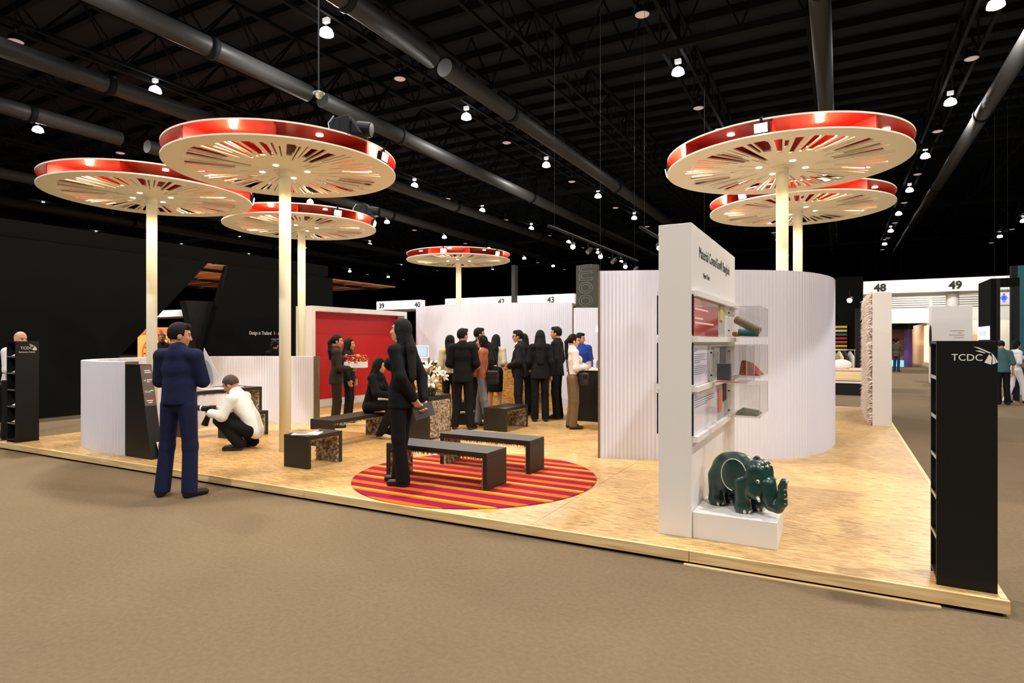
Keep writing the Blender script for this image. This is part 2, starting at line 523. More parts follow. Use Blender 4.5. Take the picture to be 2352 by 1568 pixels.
_nt.links.new(_tr.outputs[0], _mx.inputs[1]); _nt.links.new(_gl.outputs[0], _mx.inputs[2]); _nt.links.new(_mx.outputs[0], _nt.nodes['Material Output'].inputs['Surface'])
M_TXTW = mat('white_lettering', rgb(236, 234, 230), 0.5)
M_TXTK = mat('black_lettering', rgb(24, 22, 24), 0.35)
M_PAPER = mat('white_paper', rgb(236, 234, 236), 0.7)

# ---------------------------------------------------------------- the hall: floor, roof, walls
struct(bx(-95, 45, -22, 112, -0.2, 0.0).build('floor', M_CARPET), 'beige brown hall carpet')
ceil = struct(bx(-95, 45, -22, 112, 15.2, 15.4).build('ceiling', M_DECK), 'dark metal roof deck of the hall')
pm = bx(-95, 45, -0.11, 0.11, -0.34, 0).mesh('purlin'); pm.materials.append(M_STEEL)
y = 10.0
while y < 84:
    o = bpy.data.objects.new('purlin', pm); COL.objects.link(o); o.parent = ceil; o.location = (0, y, 15.2)
    y += 1.75
struct(bx(-95, 45, 111.5, 112, 0, 15.2).build('wall_back', M_BLACKW))
struct(bx(-95, -94.5, -22, 111.5, 0, 15.2).build('wall_left', M_BLACKW))
struct(bx(44.5, 45, -22, 111.5, 0, 15.2).build('wall_right', M_BLACKW))
struct(bx(-94.5, 44.5, -22, -21.5, 0, 15.2).build('wall_front', M_BLACKW))

LX = [4.4 - 10.08 * k for k in range(-2, 8)]
def proj(x, y, z):
    s, c = 0.4784954, 0.87809
    d = -x * s + y * c; l = x * c + y * s
    if d <= 0.1: return None
    return 1176 + 1380 * l / d, 784.5 - 1380 * (z - CAMH) / d, d
def seen(x, y, z, mx=80, top=-60):
    p = proj(x, y, z)
    return p is not None and -mx < p[0] < 2352 + mx and top < p[1] < 1568

# roof trusses run into the hall along the lamp columns
def make_truss(x):
    t = thing('roof_truss', 'dark steel lattice roof truss under the hall roof', 'truss', (x, 0, 0), 0, 'roof trusses')
    for dx in (-0.35, 0.35):
        bx(dx - 0.06, dx + 0.06, 8, 84, 12.75, 12.87).build('bottom_chord', M_STEEL, t)
    bx(-0.09, 0.09, 8, 84, 14.7, 14.86).build('top_chord', M_STEEL, t)
    web = MB(); yy = 8.0; k = 0
    while yy < 84:
        for dx in (-0.35, 0.35):
            a, b = ((dx, yy, 12.8), (0, yy + 1.5, 14.75)) if k % 2 == 0 else ((0, yy, 14.75), (dx, yy + 1.5, 12.8))
            web.tube(a, b, 0.04, n=5)
        yy += 1.5; k += 1
    web.build('web', M_STEEL, t)
    return t
tr = make_truss(LX[2] + 0.0)
xs = [4.4 - 5.04 * k for k in range(-4, 17)]
for x in xs:
    if abs(x - LX[2]) > 0.1: dup(tr, (x, 0, 0), 0)
# cross girders
for gy in (22.0, 40.0, 58.0, 76.0):
    g = thing('cross_girder', 'dark steel girder crossing the hall under the trusses', 'girder', (0, gy, 0), 0, 'cross girders')
    bx(-94, 44, -0.12, 0.12, 12.2, 12.45).build('bottom_flange', M_STEEL, g)
    m_ = MB()
    for i in range(68):
        a = -93 + i * 2.0
        m_.tube((a, 0, 12.4), (a + 1, 0, 14.7), 0.04, n=5).tube((a + 1, 0, 14.7), (a + 2, 0, 12.4), 0.04, n=5)
    m_.build('lattice', M_STEEL, g)

# air ducts
def duct(x, segs, r, label):
    t = thing('air_duct', label, 'duct', (x, 0, 11.5))
    for (a, b) in segs:
        MB().tube((0, a, 0), (0, b, 0), r, n=28).build('pipe', M_DUCT, t, smooth=False)
        yy = a + 5
        while yy < b:
            MB().tube((0, yy - 0.12, 0), (0, yy + 0.12, 0), r + 0.05, n=28).build('collar', M_STEEL, t)
            yy += 14
    for ch in t.children:
        ch.data.polygons.foreach_set('use_smooth', [len(p.vertices) == 4 for p in ch.data.polygons])
    return t
duct(5.5, [(14, 84)], 0.3, 'round grey air duct slanting at the top right of the picture')
duct(-0.5, [(14, 84)], 0.3, 'round grey air duct rising above the right hand canopies')
duct(-12.6, [(8, 17.25), (18.0, 84)], 0.33, 'round grey air duct crossing the middle of the ceiling')
duct(-18.7, [(8, 17.25), (18.0, 84)], 0.33, 'round grey air duct passing just behind the speaker shaped floodlight')
duct(-24.9, [(8, 17.25), (18.0, 84)], 0.33, 'round grey air duct running behind the tallest left canopy')
duct(-31.0, [(8, 16.7), (18.0, 84)], 0.33, 'round grey air duct ending above the leftmost canopy')
duct(-43.5, [(10, 84)], 0.33, 'round grey air duct low behind the leftmost canopy')
duct(-52.0, [(10, 84)], 0.33, 'farthest left round grey air duct, just over the black partition')

# high-bay lamps
def make_lamp(lit):
    lab = 'white high-bay hall lamp hanging lit under the dark roof' if lit else 'pale unlit high-bay hall lamp hanging under the dark roof'
    t = thing('high_bay_lamp', lab, 'lamp', (0, 0, 0), 0, 'lit hall lamps' if lit else 'unlit hall lamps')
    prof = [(0.25, -0.08), (0.24, 0.0), (0.20, 0.1), (0.11, 0.17), (0.05, 0.2)]
    MB().lathe(prof, 20).build('reflector', M_REFL if lit else M_STEEL, t, smooth=True)
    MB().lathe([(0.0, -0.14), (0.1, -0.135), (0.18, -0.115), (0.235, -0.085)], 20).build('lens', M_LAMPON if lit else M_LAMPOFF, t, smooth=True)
    bx(-0.12, 0.12, -0.07, 0.07, 0.34, 0.5).build('gear_box', M_LAMPBOX if lit else M_STEEL, t)
    MB().tube((0, 0, 0.18), (0, 0, 0.36), 0.02, n=6).build('stem', M_METAL, t)
    MB().tube((0, 0, 0.49), (0, 0, 2.36), 0.012, n=6).build('hanger', M_STEEL, t)
    return t
ZL = 12.35
lamp_on = lamp_off = None
for x in LX:
    for j in range(-2, 8):
        y1 = 15.35 + 8.98 * j; y0 = y1 + 4.0
        near = j < 0 and -27 < x < 15
        if seen(x, y1, ZL) or near:
            if lamp_on is None:
                lamp_on = make_lamp(True); lamp_on.location = (x, y1, ZL); L = lamp_on
            else:
                L = dup(lamp_on, (x, y1, ZL), 0)
            if (x + 4) ** 2 + (y1 - 8) ** 2 < 34 ** 2:
                light('AREA', 'high_bay_light', (x, y1, ZL - 0.2), HALL_W, COOL, None, 0.46, (0, 0, -1))
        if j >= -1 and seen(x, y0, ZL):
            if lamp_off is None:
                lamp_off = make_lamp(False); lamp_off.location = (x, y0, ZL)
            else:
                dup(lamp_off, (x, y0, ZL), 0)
            
# ---------------------------------------------------------------- platform of OSB boards with a pine edge
PZ = 0.0955
plat = thing('booth_platform', 'low platform of varnished strand boards edged with pale pine boards', 'platform', (0, 0, 0))
PXS = [0.80, -2.15, -5.1, -8.05, -10.73]
PYS = [0, 7.02, 9.85, 12.65, 15.4]
def fy(x): return 4.31 + (x - 0.84) * (0.21 / 11.6)       # front edge runs very slightly askew
for i in range(4):
    for j in range(4):
        x1, x0 = PXS[i] - (0.002 if i else 0), PXS[i + 1] + 0.002
        ya0 = fy(x0) if j == 0 else PYS[j] + 0.002
        ya1 = fy(x1) if j == 0 else PYS[j] + 0.002
        yb = PYS[j + 1] - 0.002
        MB().hexa([(x0, ya0, 0.03), (x1, ya1, 0.03), (x1, yb, 0.03), (x0, yb, 0.03)],
                  [(x0, ya0, PZ), (x1, ya1, PZ), (x1, yb, PZ), (x0, yb, PZ)]).build('strand_board', M_OSB, plat)
fb = [0.84, -0.92, -4.6, -8.1, -10.76]
for i in range(4):
    x1, x0 = fb[i], fb[i + 1] + 0.004
    MB().hexa([(x0, fy(x0) - 0.028, 0.021), (x1, fy(x1) - 0.028, 0.021), (x1, fy(x1) - 0.002, 0.021), (x0, fy(x0) - 0.002, 0.021)],
              [(x0, fy(x0) - 0.028, PZ + 0.001), (x1, fy(x1) - 0.028, PZ + 0.001), (x1, fy(x1) - 0.002, PZ + 0.001), (x0, fy(x0) - 0.002, PZ + 0.001)]).build('edge_board', M_PINE, plat, bevel=0.002)
for (y0, y1) in ((4.31, 8.0), (8.004, 11.7), (11.704, 15.4)):
    bx(0.80, 0.835, y0, y1, 0.014, PZ + 0.004).build('edge_board', M_PINE, plat, bevel=0.002)
bx(-10.6, 0.7, 4.5, 15.3, 0.0, 0.03).build('base_frame', M_BLACK, plat)
tag(MB().hexa([(-0.95, 4.226, 0.0), (0.52, 4.252, 0.0), (0.52, 4.285, 0.0), (-0.95, 4.259, 0.0)],
              [(-0.95, 4.226, 0.008), (0.52, 4.252, 0.008), (0.52, 4.285, 0.008), (-0.95, 4.259, 0.008)]).build('wood_lath', M_PINE),
    'thin loose wooden lath on the carpet under the platform edge', 'lath')
# ---------------------------------------------------------------- mushroom canopies
CR = 1.44           # canopy radius
CZ = 3.80           # underside of the lower disc, above the carpet
GAP = 0.165
def slotted_disc():
    rnd = random.Random(21)
    mb = MB()
    sectors = []        # (angle0, angle1, [(r0, r1) voids])
    a = 0.0
    while a < 2 * PI - 0.001:
        ws = min(math.radians(rnd.choice((0.9, 1.3, 1.9, 2.6, 3.6))), 2 * PI - a)       # solid
        sectors.append((a, a + ws, [])); a += ws
        if a >= 2 * PI - 0.05: 
            if a < 2 * PI: sectors.append((a, 2 * PI, []))
            break
        big = rnd.random()
        wv = math.radians(rnd.choice((1.0, 1.4, 1.9, 2.5)) if big < 0.6 else rnd.choice((3.2, 4.6, 6.2)))
        r1 = CR * rnd.uniform(0.77, 0.86); r0 = CR * rnd.uniform(0.24, 0.6)
        if big >= 0.66:
            r1 = CR * rnd.uniform(0.8, 0.86); r0 = CR * rnd.uniform(0.36, 0.56)
        v = [(r0, r1)]
        if big < 0.66 and rnd.random() < 0.22:
            v = [(CR * rnd.uniform(0.18, 0.28), CR * rnd.uniform(0.36, 0.44)), (CR * rnd.uniform(0.52, 0.6), r1)]
        sectors.append((a, a + wv, v)); a += wv
        if big >= 0.66 and rnd.random() < 0.5:       # stepped slot
            w2 = math.radians(1.0)
            sectors.append((a, a + w2, [(r0 + 0.25 * (r1 - r0), r1 - 0.05)])); a += w2
    T = 0.018
    def cell(a0, a1, r0, r1):
        n = max(1, int((a1 - a0) / math.radians(3)) + 1)
        for i in range(n):
            t0 = a0 + (a1 - a0) * i / n; t1 = a0 + (a1 - a0) * (i + 1) / n
            q = [(r0, t0), (r1, t0), (r1, t1), (r0, t1)]
            mb.hexa([(r * math.cos(t), r * math.sin(t), 0) for r, t in q], [(r * math.cos(t), r * math.sin(t), T) for r, t in q])
    for a0, a1, voids in sectors:
        r = 0.06
        for v0, v1 in voids:
            cell(a0, a1, r, v0); r = v1
        cell(a0, a1, r, CR)
    return mb

def make_canopy(label, xy):
    t = thing('mushroom_canopy', label, 'canopy', (xy[0], xy[1], 0), 0, 'round canopies on poles')
    MB().tube((0, 0, PZ), (0, 0, CZ + GAP), 0.075, n=32, caps=True).build('pole', M_CREAM, t, smooth=False)
    t.children[-1].data.polygons.foreach_set('use_smooth', [len(p.vertices) == 4 for p in t.children[-1].data.polygons])
    MB().lathe([(0.075, -0.07), (0.08, -0.065), (0.08, -0.012), (0.135, -0.006), (0.135, 0.0)], 32, (0, 0, CZ)).build('collar', M_CREAM, t)
    slotted_disc().build('slotted_disc', M_CREAM, t, loc=(0, 0, CZ))
    up = MB()
    n = 96
    up.cur = 0
    prof_out = [(CR * math.cos(2 * PI * i / n), CR * math.sin(2 * PI * i / n)) for i in range(n)]
    z0, z1 = CZ + GAP, CZ + GAP + 0.02
    v = [(x, y, z0) for x, y in prof_out] + [(x, y, z1) for x, y in prof_out]
    up.add(v, [tuple(reversed(range(n)))])
    up.cur = 1
    up.add(v, [tuple(range(n, 2 * n))] + [(i, (i + 1) % n, n + (i + 1) % n, n + i) for i in range(n)])
    updisc = up.build('upper_disc', [M_RED, M_CREAM], t)
    for k in range(8):
        a = k * PI / 4
        f = bx(0.30, CR * 0.985, -0.011, 0.011, CZ + 0.018, CZ + GAP).build('fin', M_RED, t)
        f.rotation_euler = (0, 0, a)
        b = a + PI / 8
        d = MB().tube((0, 0, CZ + GAP - 0.008), (0, 0, CZ + GAP + 0.001), 0.042, n=14).build('gap_downlight', M_SPOT, updisc)
        d.location = (0.84 * CR * math.cos(b), 0.84 * CR * math.sin(b), 0)
    for k in range(4):
        a = PI / 4 * (2 * k + 0.62)
        d = MB().tube((0, 0, CZ - 0.004), (0, 0, CZ + 0.004), 0.035, n=14).build('hub_downlight', M_SPOT, t)
        d.location = (0.3 * math.cos(a), 0.3 * math.sin(a), 0)
    return t

def canopy_lights(xy, q=1.0):
    for k in range(4):
        a = PI / 4 * (2 * k + 0.62)
        light('SPOT', 'hub_spot', (xy[0] + 0.3 * math.cos(a), xy[1] + 0.3 * math.sin(a), CZ - 0.03), DOWN_W * q, WARM, None, 0.035, (0.25 * math.cos(a), 0.25 * math.sin(a), -1), 1.9, 0.7)
    for k in range(4):
        b = k * PI / 2 + PI / 8
        light('POINT', 'gap_light', (xy[0] + 0.84 * CR * math.cos(b), xy[1] + 0.84 * CR * math.sin(b), CZ + GAP - 0.05), GLOW_W, (1, 0.8, 0.52), None, 0.03)

def flood(xy, phi, label, big=False, power=1.0, out=0.55):
    """halogen flood hanging on the canopy rim; phi measured from -Y towards +X"""
    p = math.radians(phi)
    d = Vector((math.sin(p), -math.cos(p), 0))
    loc = Vector((xy[0], xy[1], 0)) + d * (CR + 0.02)
    loc.z = CZ + 0.075
    aim = (d * out + Vector((0, 0, -0.75))).normalized()
    t = thing('flood_lamp', label, 'lamp', tuple(loc))
    face = Vector((d.x, d.y, -0.22)).normalized()
    q = face.to_track_quat('Y', 'Z').to_euler()
    h = bx(-0.075, 0.075, -0.07, 0.0, -0.055, 0.055).build('housing', M_STEEL, t, bevel=0.008); h.rotation_euler = q
    g = bx(-0.066, 0.066, 0.0, 0.008, -0.046, 0.046).build('glass', M_BULB, t); g.rotation_euler = q
    b = bx(-0.012, 0.012, -0.06, -0.02, 0.05, 0.12).build('bracket', M_STEEL, t); b.rotation_euler = q
    light('SPOT', 'flood_light', tuple(loc + aim * 0.09), FLOOD_W * power, WARM, None, 0.05, aim, 2.2, 0.5)
    return t

CAN = {'A': (-6.46, 5.56), 'B': (-9.45, 5.56), 'C': (-9.37, 8.47), 'D': (-9.35, 14.04), 'E': (-0.65, 8.50), 'F': (-0.63, 11.44)}
cA = make_canopy('large slotted canopy in front at left, its pole rising behind the small bench', CAN['A'])
dup(cA, CAN['B'] + (0,), 0, 'leftmost slotted canopy, its pole rising behind the low white wall')
dup(cA, CAN['C'] + (0,), 0, 'slotted canopy at left with its pole beside the red wall')
dup(cA, CAN['D'] + (0,), 0, 'small distant slotted canopy above the white curved wall in the middle')
dup(cA, CAN['E'] + (0,), 0, 'large slotted canopy at right, nearest of the right hand pair')
dup(cA, CAN['F'] + (0,), 0, 'slotted canopy at right seen below and behind the nearest right one')
for n_, c in CAN.items(): canopy_lights(c, {'A': 1.7, 'B': 1.5, 'D': 0.5, 'E': 0.8}.get(n_, 1.0))
flood(CAN['A'], 103, 'glaring halogen flood on the rim of the large left canopy', power=0.6)
flood(CAN['B'], 142, 'halogen flood turned aside on the rim of the leftmost canopy', power=1.6)
flood(CAN['C'], 73, 'glaring halogen flood on the near rim of the canopy by the red wall', power=0.5)
flood(CAN['C'], 117, 'halogen flood at the right tip of the canopy by the red wall', power=0.35)
flood(CAN['D'], 18, 'left one of two halogen floods on the small distant canopy', power=0.2)
flood(CAN['D'], 78, 'right one of two halogen floods on the small distant canopy', power=0.2)
flood(CAN['E'], -4, 'glaring halogen flood on the near rim of the large right canopy', power=0.8)
flood(CAN['E'], -84, 'halogen flood at the left tip of the large right canopy', power=0.5)
flood(CAN['F'], -30, 'halogen flood on the rim of the rear right canopy, behind the front one')

def top_lamp(xy, phi, label, rz):
    p = math.radians(phi)
    t = thing('stage_lamp', label, 'lamp', (xy[0] + 0.93 * CR * math.sin(p), xy[1] - 0.93 * CR * math.cos(p), CZ + GAP + 0.02), rz)
    MB().hexa([(-0.22, -0.13, 0.0), (0.2, -0.13, 0.0), (0.2, 0.13, 0.0), (-0.22, 0.13, 0.0)], [(-0.2, -0.1, 0.2), (0.02, -0.1, 0.25), (0.02, 0.1, 0.25), (-0.2, 0.1, 0.2)]).build('housing', M_STEEL, t, bevel=0.02)
    MB().tube((0.1, 0, 0.1), (0.26, 0, 0.08), 0.09, n=18).build('barrel', M_BLACK, t)
    MB().tube((0.26, 0, 0.08), (0.268, 0, 0.079), 0.08, n=18).build('lens', mat('dark_lens_glass', rgb(30, 32, 34), 0.15, 0.5), t)
    bx(-0.05, 0.05, -0.15, -0.135, 0.0, 0.2).build('yoke', M_BLACK, t)
    bx(-0.05, 0.05, 0.135, 0.15, 0.0, 0.2).build('yoke', M_BLACK, t)
    MB().pipe([(-0.15, -0.12, 0.22), (-0.2, -0.16, 0.12), (-0.17, -0.2, 0.02)], 0.008, 6).build('cable', M_METAL, t)
top_lamp(CAN['A'], 82, 'black stage lamp lying on top of the large left canopy', 0.4)
top_lamp(CAN['C'], 110, 'small black stage lamp lying on top of the canopy by the red wall', 0.4)
def camera_dome(x, y, z):
    t = thing('hanging_camera', 'small silver dome camera hanging over the large left canopy', 'camera', (x, y, z))
    MB().lathe([(0.0, -0.1), (0.05, -0.08), (0.07, -0.03), (0.11, 0.0), (0.09, 0.02), (0.02, 0.05)], 16).build('dome', M_METAL, t, smooth=True)
    MB().tube((0, 0, 0.04), (0, 0, 6.2), 0.015, n=6).build('drop_pipe', M_STEEL, t)
camera_dome(-8.3, 7.9, 6.05)

# ---------------------------------------------------------------- honeycomb soft walls
def smooth_path(pts, step):
    P = [Vector((p[0], p[1], 0)) for p in pts]
    P = [P[0] * 2 - P[1]] + P + [P[-1] * 2 - P[-2]]
    out = []
    for i in range(1, len(P) - 2):
        for k in range(40):
            t = k / 40.0
            out.append(0.5 * (2 * P[i] + (P[i + 1] - P[i - 1]) * t + (2 * P[i - 1] - 5 * P[i] + 4 * P[i + 1] - P[i + 2]) * t * t + (3 * P[i] - P[i - 1] - 3 * P[i + 1] + P[i + 2]) * t ** 3))
    out.append(P[-2])
    res = [out[0]]; acc = 0
    for a, b in zip(out[:-1], out[1:]):
        d = (b - a).length
        while acc + d >= step:
            f = (step - acc) / d
            a = a + (b - a) * f; d = (b - a).length; acc = 0
            res.append(a.copy())
        acc += d
    return res
def softwall(label, pts, z1, T=0.2, caps=(True, True), step=0.0235, z0=PZ, red=False):
    R = smooth_path(pts, step)
    n = len(R)
    t = thing('soft_wall', label, 'partition', (R[0].x, R[0].y, 0))
    o = R[0]
    v = []; f = []
    for i, p in enumerate(R):
        d = (R[min(i + 1, n - 1)] - R[max(i - 1, 0)]).normalized()
        nn = Vector((d.y, -d.x, 0))
        w_ = T / 2 + (0.004 if i % 2 else -0.004) + 0.004 * math.sin(i * 0.37) * math.sin(i * 0.11)
        for sgn in (1, -1):
            q = p - o + nn * (w_ * sgn)
            v += [(q.x, q.y, z0), (q.x, q.y, z1)]
    for i in range(n - 1):
        a, b = i * 4, (i + 1) * 4
        f += [(a, b, b + 1, a + 1), (a + 2, a + 3, b + 3, b + 2), (a + 1, b + 1, b + 3, a + 3), (a, a + 2, b + 2, b)]
    f += [(0, 1, 3, 2), ((n - 1) * 4, (n - 1) * 4 + 2, (n - 1) * 4 + 3, (n - 1) * 4 + 1)]
    MB().add(v, f).build('pleated_body', M_SOFT, t)
    for on, i0, i1 in ((caps[0], 0, 1), (caps[1], n - 1, n - 2)):
        if not on: continue
        d = (R[i0] - R[i1]).normalized(); nn = Vector((d.y, -d.x, 0)); p = R[i0] - o
        c = [p + nn * (T / 2 + 0.004), p + nn * (T / 2 + 0.004) + d * 0.022, p - nn * (T / 2 + 0.004) + d * 0.022, p - nn * (T / 2 + 0.004)]
        MB().prism([(q.x, q.y) for q in c], z0, z1 + 0.004).build('felt_end', M_FELT, t)
        if red:
            c = [p + nn * 0.07 + d * 0.023, p + nn * 0.07 + d * 0.026, p - nn * 0.05 + d * 0.026, p - nn * 0.05 + d * 0.023]
            MB().prism([(q.x, q.y) for q in c], z1 - 0.21, z1 - 0.10).build('red_tag', M_REDW, t)
    return t
softwall('tall white pleated wall curving round behind the white display wall', [(-2.66, 7.2), (-1.96, 7.47), (-1.2, 7.86), (-0.62, 8.28), (-0.32, 8.8), (-0.17, 9.5), (-0.2, 10.3), (-0.5, 11.0), (-1.3, 11.4), (-2.6, 11.6)], 2.43, 0.2, (True, False), red=True)
softwall('low white pleated wall bending round beside the black lectern at left', [(-8.1, 4.50), (-8.5, 4.43), (-9.05, 4.50), (-9.6, 4.76), (-10.0, 5.3), (-10.14, 6.0), (-9.9, 6.62), (-9.35, 7.18), (-8.75, 7.48), (-8.12, 7.68)], 1.285, 0.17, (True, True))
softwall('white pleated wall curving behind the crowd at the counter', [(-10.25, 13.6), (-9.7, 12.75), (-8.8, 12.12), (-7.75, 11.85), (-6.6, 12.05), (-5.9, 12.38), (-5.36, 12.72)], 2.43, 0.2, (False, True))
softwall('short white pleated wall with a felt end right of the crowd', [(-6.1, 14.6), (-5.6, 14.9), (-5.05, 15.2)], 2.43, 0.2, (False, True))

# ---------------------------------------------------------------- benches with fur linings
def fur_mat():
    m = bpy.data.materials.new('shaggy_brown_fur'); m.use_nodes = True
    nt = m.node_tree; b = nt.nodes['Principled BSDF']
    tc = nt.nodes.new('ShaderNodeTexCoord')
    n = nt.nodes.new('ShaderNodeTexNoise'); n.inputs['Scale'].default_value = 26; n.inputs['Detail'].default_value = 3
    nt.links.new(tc.outputs['Object'], n.inputs['Vector'])
    rp = nt.nodes.new('ShaderNodeValToRGB'); e = rp.color_ramp.elements
    e[0].position = 0.36; e[0].color = rgb(104, 82, 62); e[1].position = 0.66; e[1].color = rgb(236, 226, 208)
    q = e.new(0.5); q.color = rgb(176, 152, 122)
    nt.links.new(n.outputs['Fac'], rp.inputs[0]); nt.links.new(rp.outputs[0], b.inputs['Base Color'])
    b.inputs['Roughness'].default_value = 0.85; b.inputs['Specular IOR Level'].default_value = 0.2
    return m
M_FUR = fur_mat()
def fur_panel(o, u, v, n, cnt, parent, length=0.032, name='fur_lining'):
    """rectangle o + s*u + t*v with normal n, covered by drooping tufts"""
    o, u, v, n = Vector(o), Vector(u), Vector(v), Vector(n).normalized()
    mb = MB()
    mb.slab([o, o + u, o + u + v, o + v], n * 0.008)
    for _ in range(cnt):
        s, t = random.random(), random.random()
        p = o + u * s + v * t + n * 0.006
        side = Vector((random.uniform(-1, 1), random.uniform(-1, 1), random.uniform(-1, 1))).cross(n).normalized()
        L = length * random.uniform(0.6, 1.3)
        dirn = (n * random.uniform(0.5, 1.0) + side * random.uniform(-0.5, 0.5) + Vector((0, 0, -0.6))).normalized()
        wd = side * 0.0035
        mid = p + dirn * L * 0.55
        tip = p + dirn * L + Vector((0, 0, -0.35 * L)) + side * random.uniform(-0.3, 0.3) * L
        mb.add([p - wd, p + wd, mid + wd * 0.8, mid - wd * 0.8, tip], [(0, 1, 2, 3), (3, 2, 4)])
    return mb.build(name, M_FUR, parent)
def bench(label, x0, x1, y0, y1, along, z1=0.47, t=0.05, furn=1.0, name='bench', cat='bench'):
    th = thing(name, label, cat, ((x0 + x1) / 2, (y0 + y1) / 2, PZ), 0, 'dark benches lined with fur' if name == 'bench' else None)
    a, b = (x1 - x0) / 2, (y1 - y0) / 2
    h = z1 - PZ
    bx(-a, a, -b, b, h - t, h).build('seat' if name == 'bench' else 'top', M_BENCH, th, bevel=0.003)
    if along == 'x':
        bx(-a, -a + t, -b, b, 0, h - t).build('leg', M_BENCH, th, bevel=0.003)
        bx(a - t, a, -b, b, 0, h - t).build('leg', M_BENCH, th, bevel=0.003)
        hh = h - t
        area = 2 * b * hh
        fur_panel((-a + t, -b + .01, 0.005), (0, 2 * b - .02, 0), (0, 0, hh - .01), (1, 0, 0), int(area * 5200 * furn), th)
        fur_panel((a - t, -b + .01, 0.005), (0, 2 * b - .02, 0), (0, 0, hh - .01), (-1, 0, 0), int(area * 5200 * furn), th)
        fur_panel((-a + t, -b + .01, hh), (2 * a - 2 * t, 0, 0), (0, 2 * b - .02, 0), (0, 0, -1), int(4 * a * b * 2400 * furn), th, 0.024)
    else:
        bx(-a, a, -b, -b + t, 0, h - t).build('leg', M_BENCH, th, bevel=0.003)
        bx(-a, a, b - t, b, 0, h - t).build('leg', M_BENCH, th, bevel=0.003)
        hh = h - t
        area = 2 * a * hh
        fur_panel((-a + .01, -b + t, 0.005), (2 * a - .02, 0, 0), (0, 0, hh - .01), (0, 1, 0), int(area * 5200 * furn), th)
        fur_panel((-a + .01, b - t, 0.005), (2 * a - .02, 0, 0), (0, 0, hh - .01), (0, -1, 0), int(area * 5200 * furn), th)
        fur_panel((-a + .01, -b + t, hh), (2 * a - .02, 0, 0), (0, 2 * b - 2 * t, 0), (0, 0, -1), int(4 * a * b * 2400 * furn), th, 0.024)
    return th
bench('dark bench on the striped rug nearest the standing woman in black', -4.24, -2.99, 4.98, 5.37, 'x')
bench('dark bench on the striped rug, the farther of the two', -4.14, -2.95, 5.82, 6.18, 'x')
bench('short dark bench with open magazines on it at the left of the rug', -5.69, -5.30, 4.88, 5.42, 'y')
bench('dark bench in front of the crowd beside the tall pleated wall', -5.12, -4.70, 8.42, 9.2, 'y')
bench('dark bench that the woman in black sits on', -6.50, -6.08, 6.03, 7.2, 'y')
bench('low dark bench behind the crouching photographer', -8.24, -7.87, 5.84, 6.45, 'y')
bench('tall dark desk holding papers at left behind the photographer', -8.98, -8.45, 5.60, 6.80, 'y', 0.80, 0.05, 0.6, 'desk', 'desk')
# pedestal
pd = thing('flower_pedestal', 'dark box pedestal with a fur panel carrying the white lilies', 'pedestal', (-5.6, 7.45, PZ))
h = 0.642
bx(-0.3, 0.3, -0.3, 0.3, 0, h).build('box', M_BENCH, pd, bevel=0.004)
fur_panel((0.3, -0.25, 0.03), (0, 0.5, 0), (0, 0, h - 0.1), (1, 0, 0), 1500, pd)

# magazines on the short bench, papers on the desk
def magazine(label, loc, rz, w_, d_, th, m, cat='magazine', tilt=0.0):
    t = thing('magazine', label, cat, loc, rz)
    bx(-w_ / 2, w_ / 2, -d_ / 2, d_ / 2, 0, th).build('pages', M_PAPER, t)
    bx(-w_ / 2 - .002, w_ / 2 + .002, -d_ / 2 - .002, d_ / 2 + .002, th, th + 0.002).build('cover', m, t)
    bx(-w_ / 2 * 0.75, w_ / 2 * 0.2, -d_ / 2 * 0.6, d_ / 2 * 0.6, th + 0.002, th + 0.0025).build('print', mat('print_grey', rgb(120, 118, 112), 0.6), t)
    return t
magazine('open white magazine at the edge of the short bench', (-5.46, 5.02, 0.471), 0.5, 0.3, 0.22, 0.008, M_PAPER)
magazine('brown covered portfolio lying on the open magazine', (-5.57, 5.06, 0.482), 0.25, 0.27, 0.24, 0.012, mat('tan_cover', rgb(196, 132, 84), 0.5), 'portfolio')
magazine('black portfolio on the tall desk', (-8.72, 6.35, 0.801), 0.3, 0.3, 0.4, 0.025, mat('brown_black_cover', rgb(70, 50, 38), 0.5), 'portfolio')
magazine('sheaf of white paper on the tall desk', (-8.62, 6.0, 0.801), -0.2, 0.24, 0.3, 0.012, M_PAPER)
magazine('patterned booklet at the near end of the tall desk', (-8.6, 5.7, 0.801), 0.2, 0.22, 0.16, 0.02, mat('olive_cover', rgb(128, 96, 52), 0.5), 'booklet')

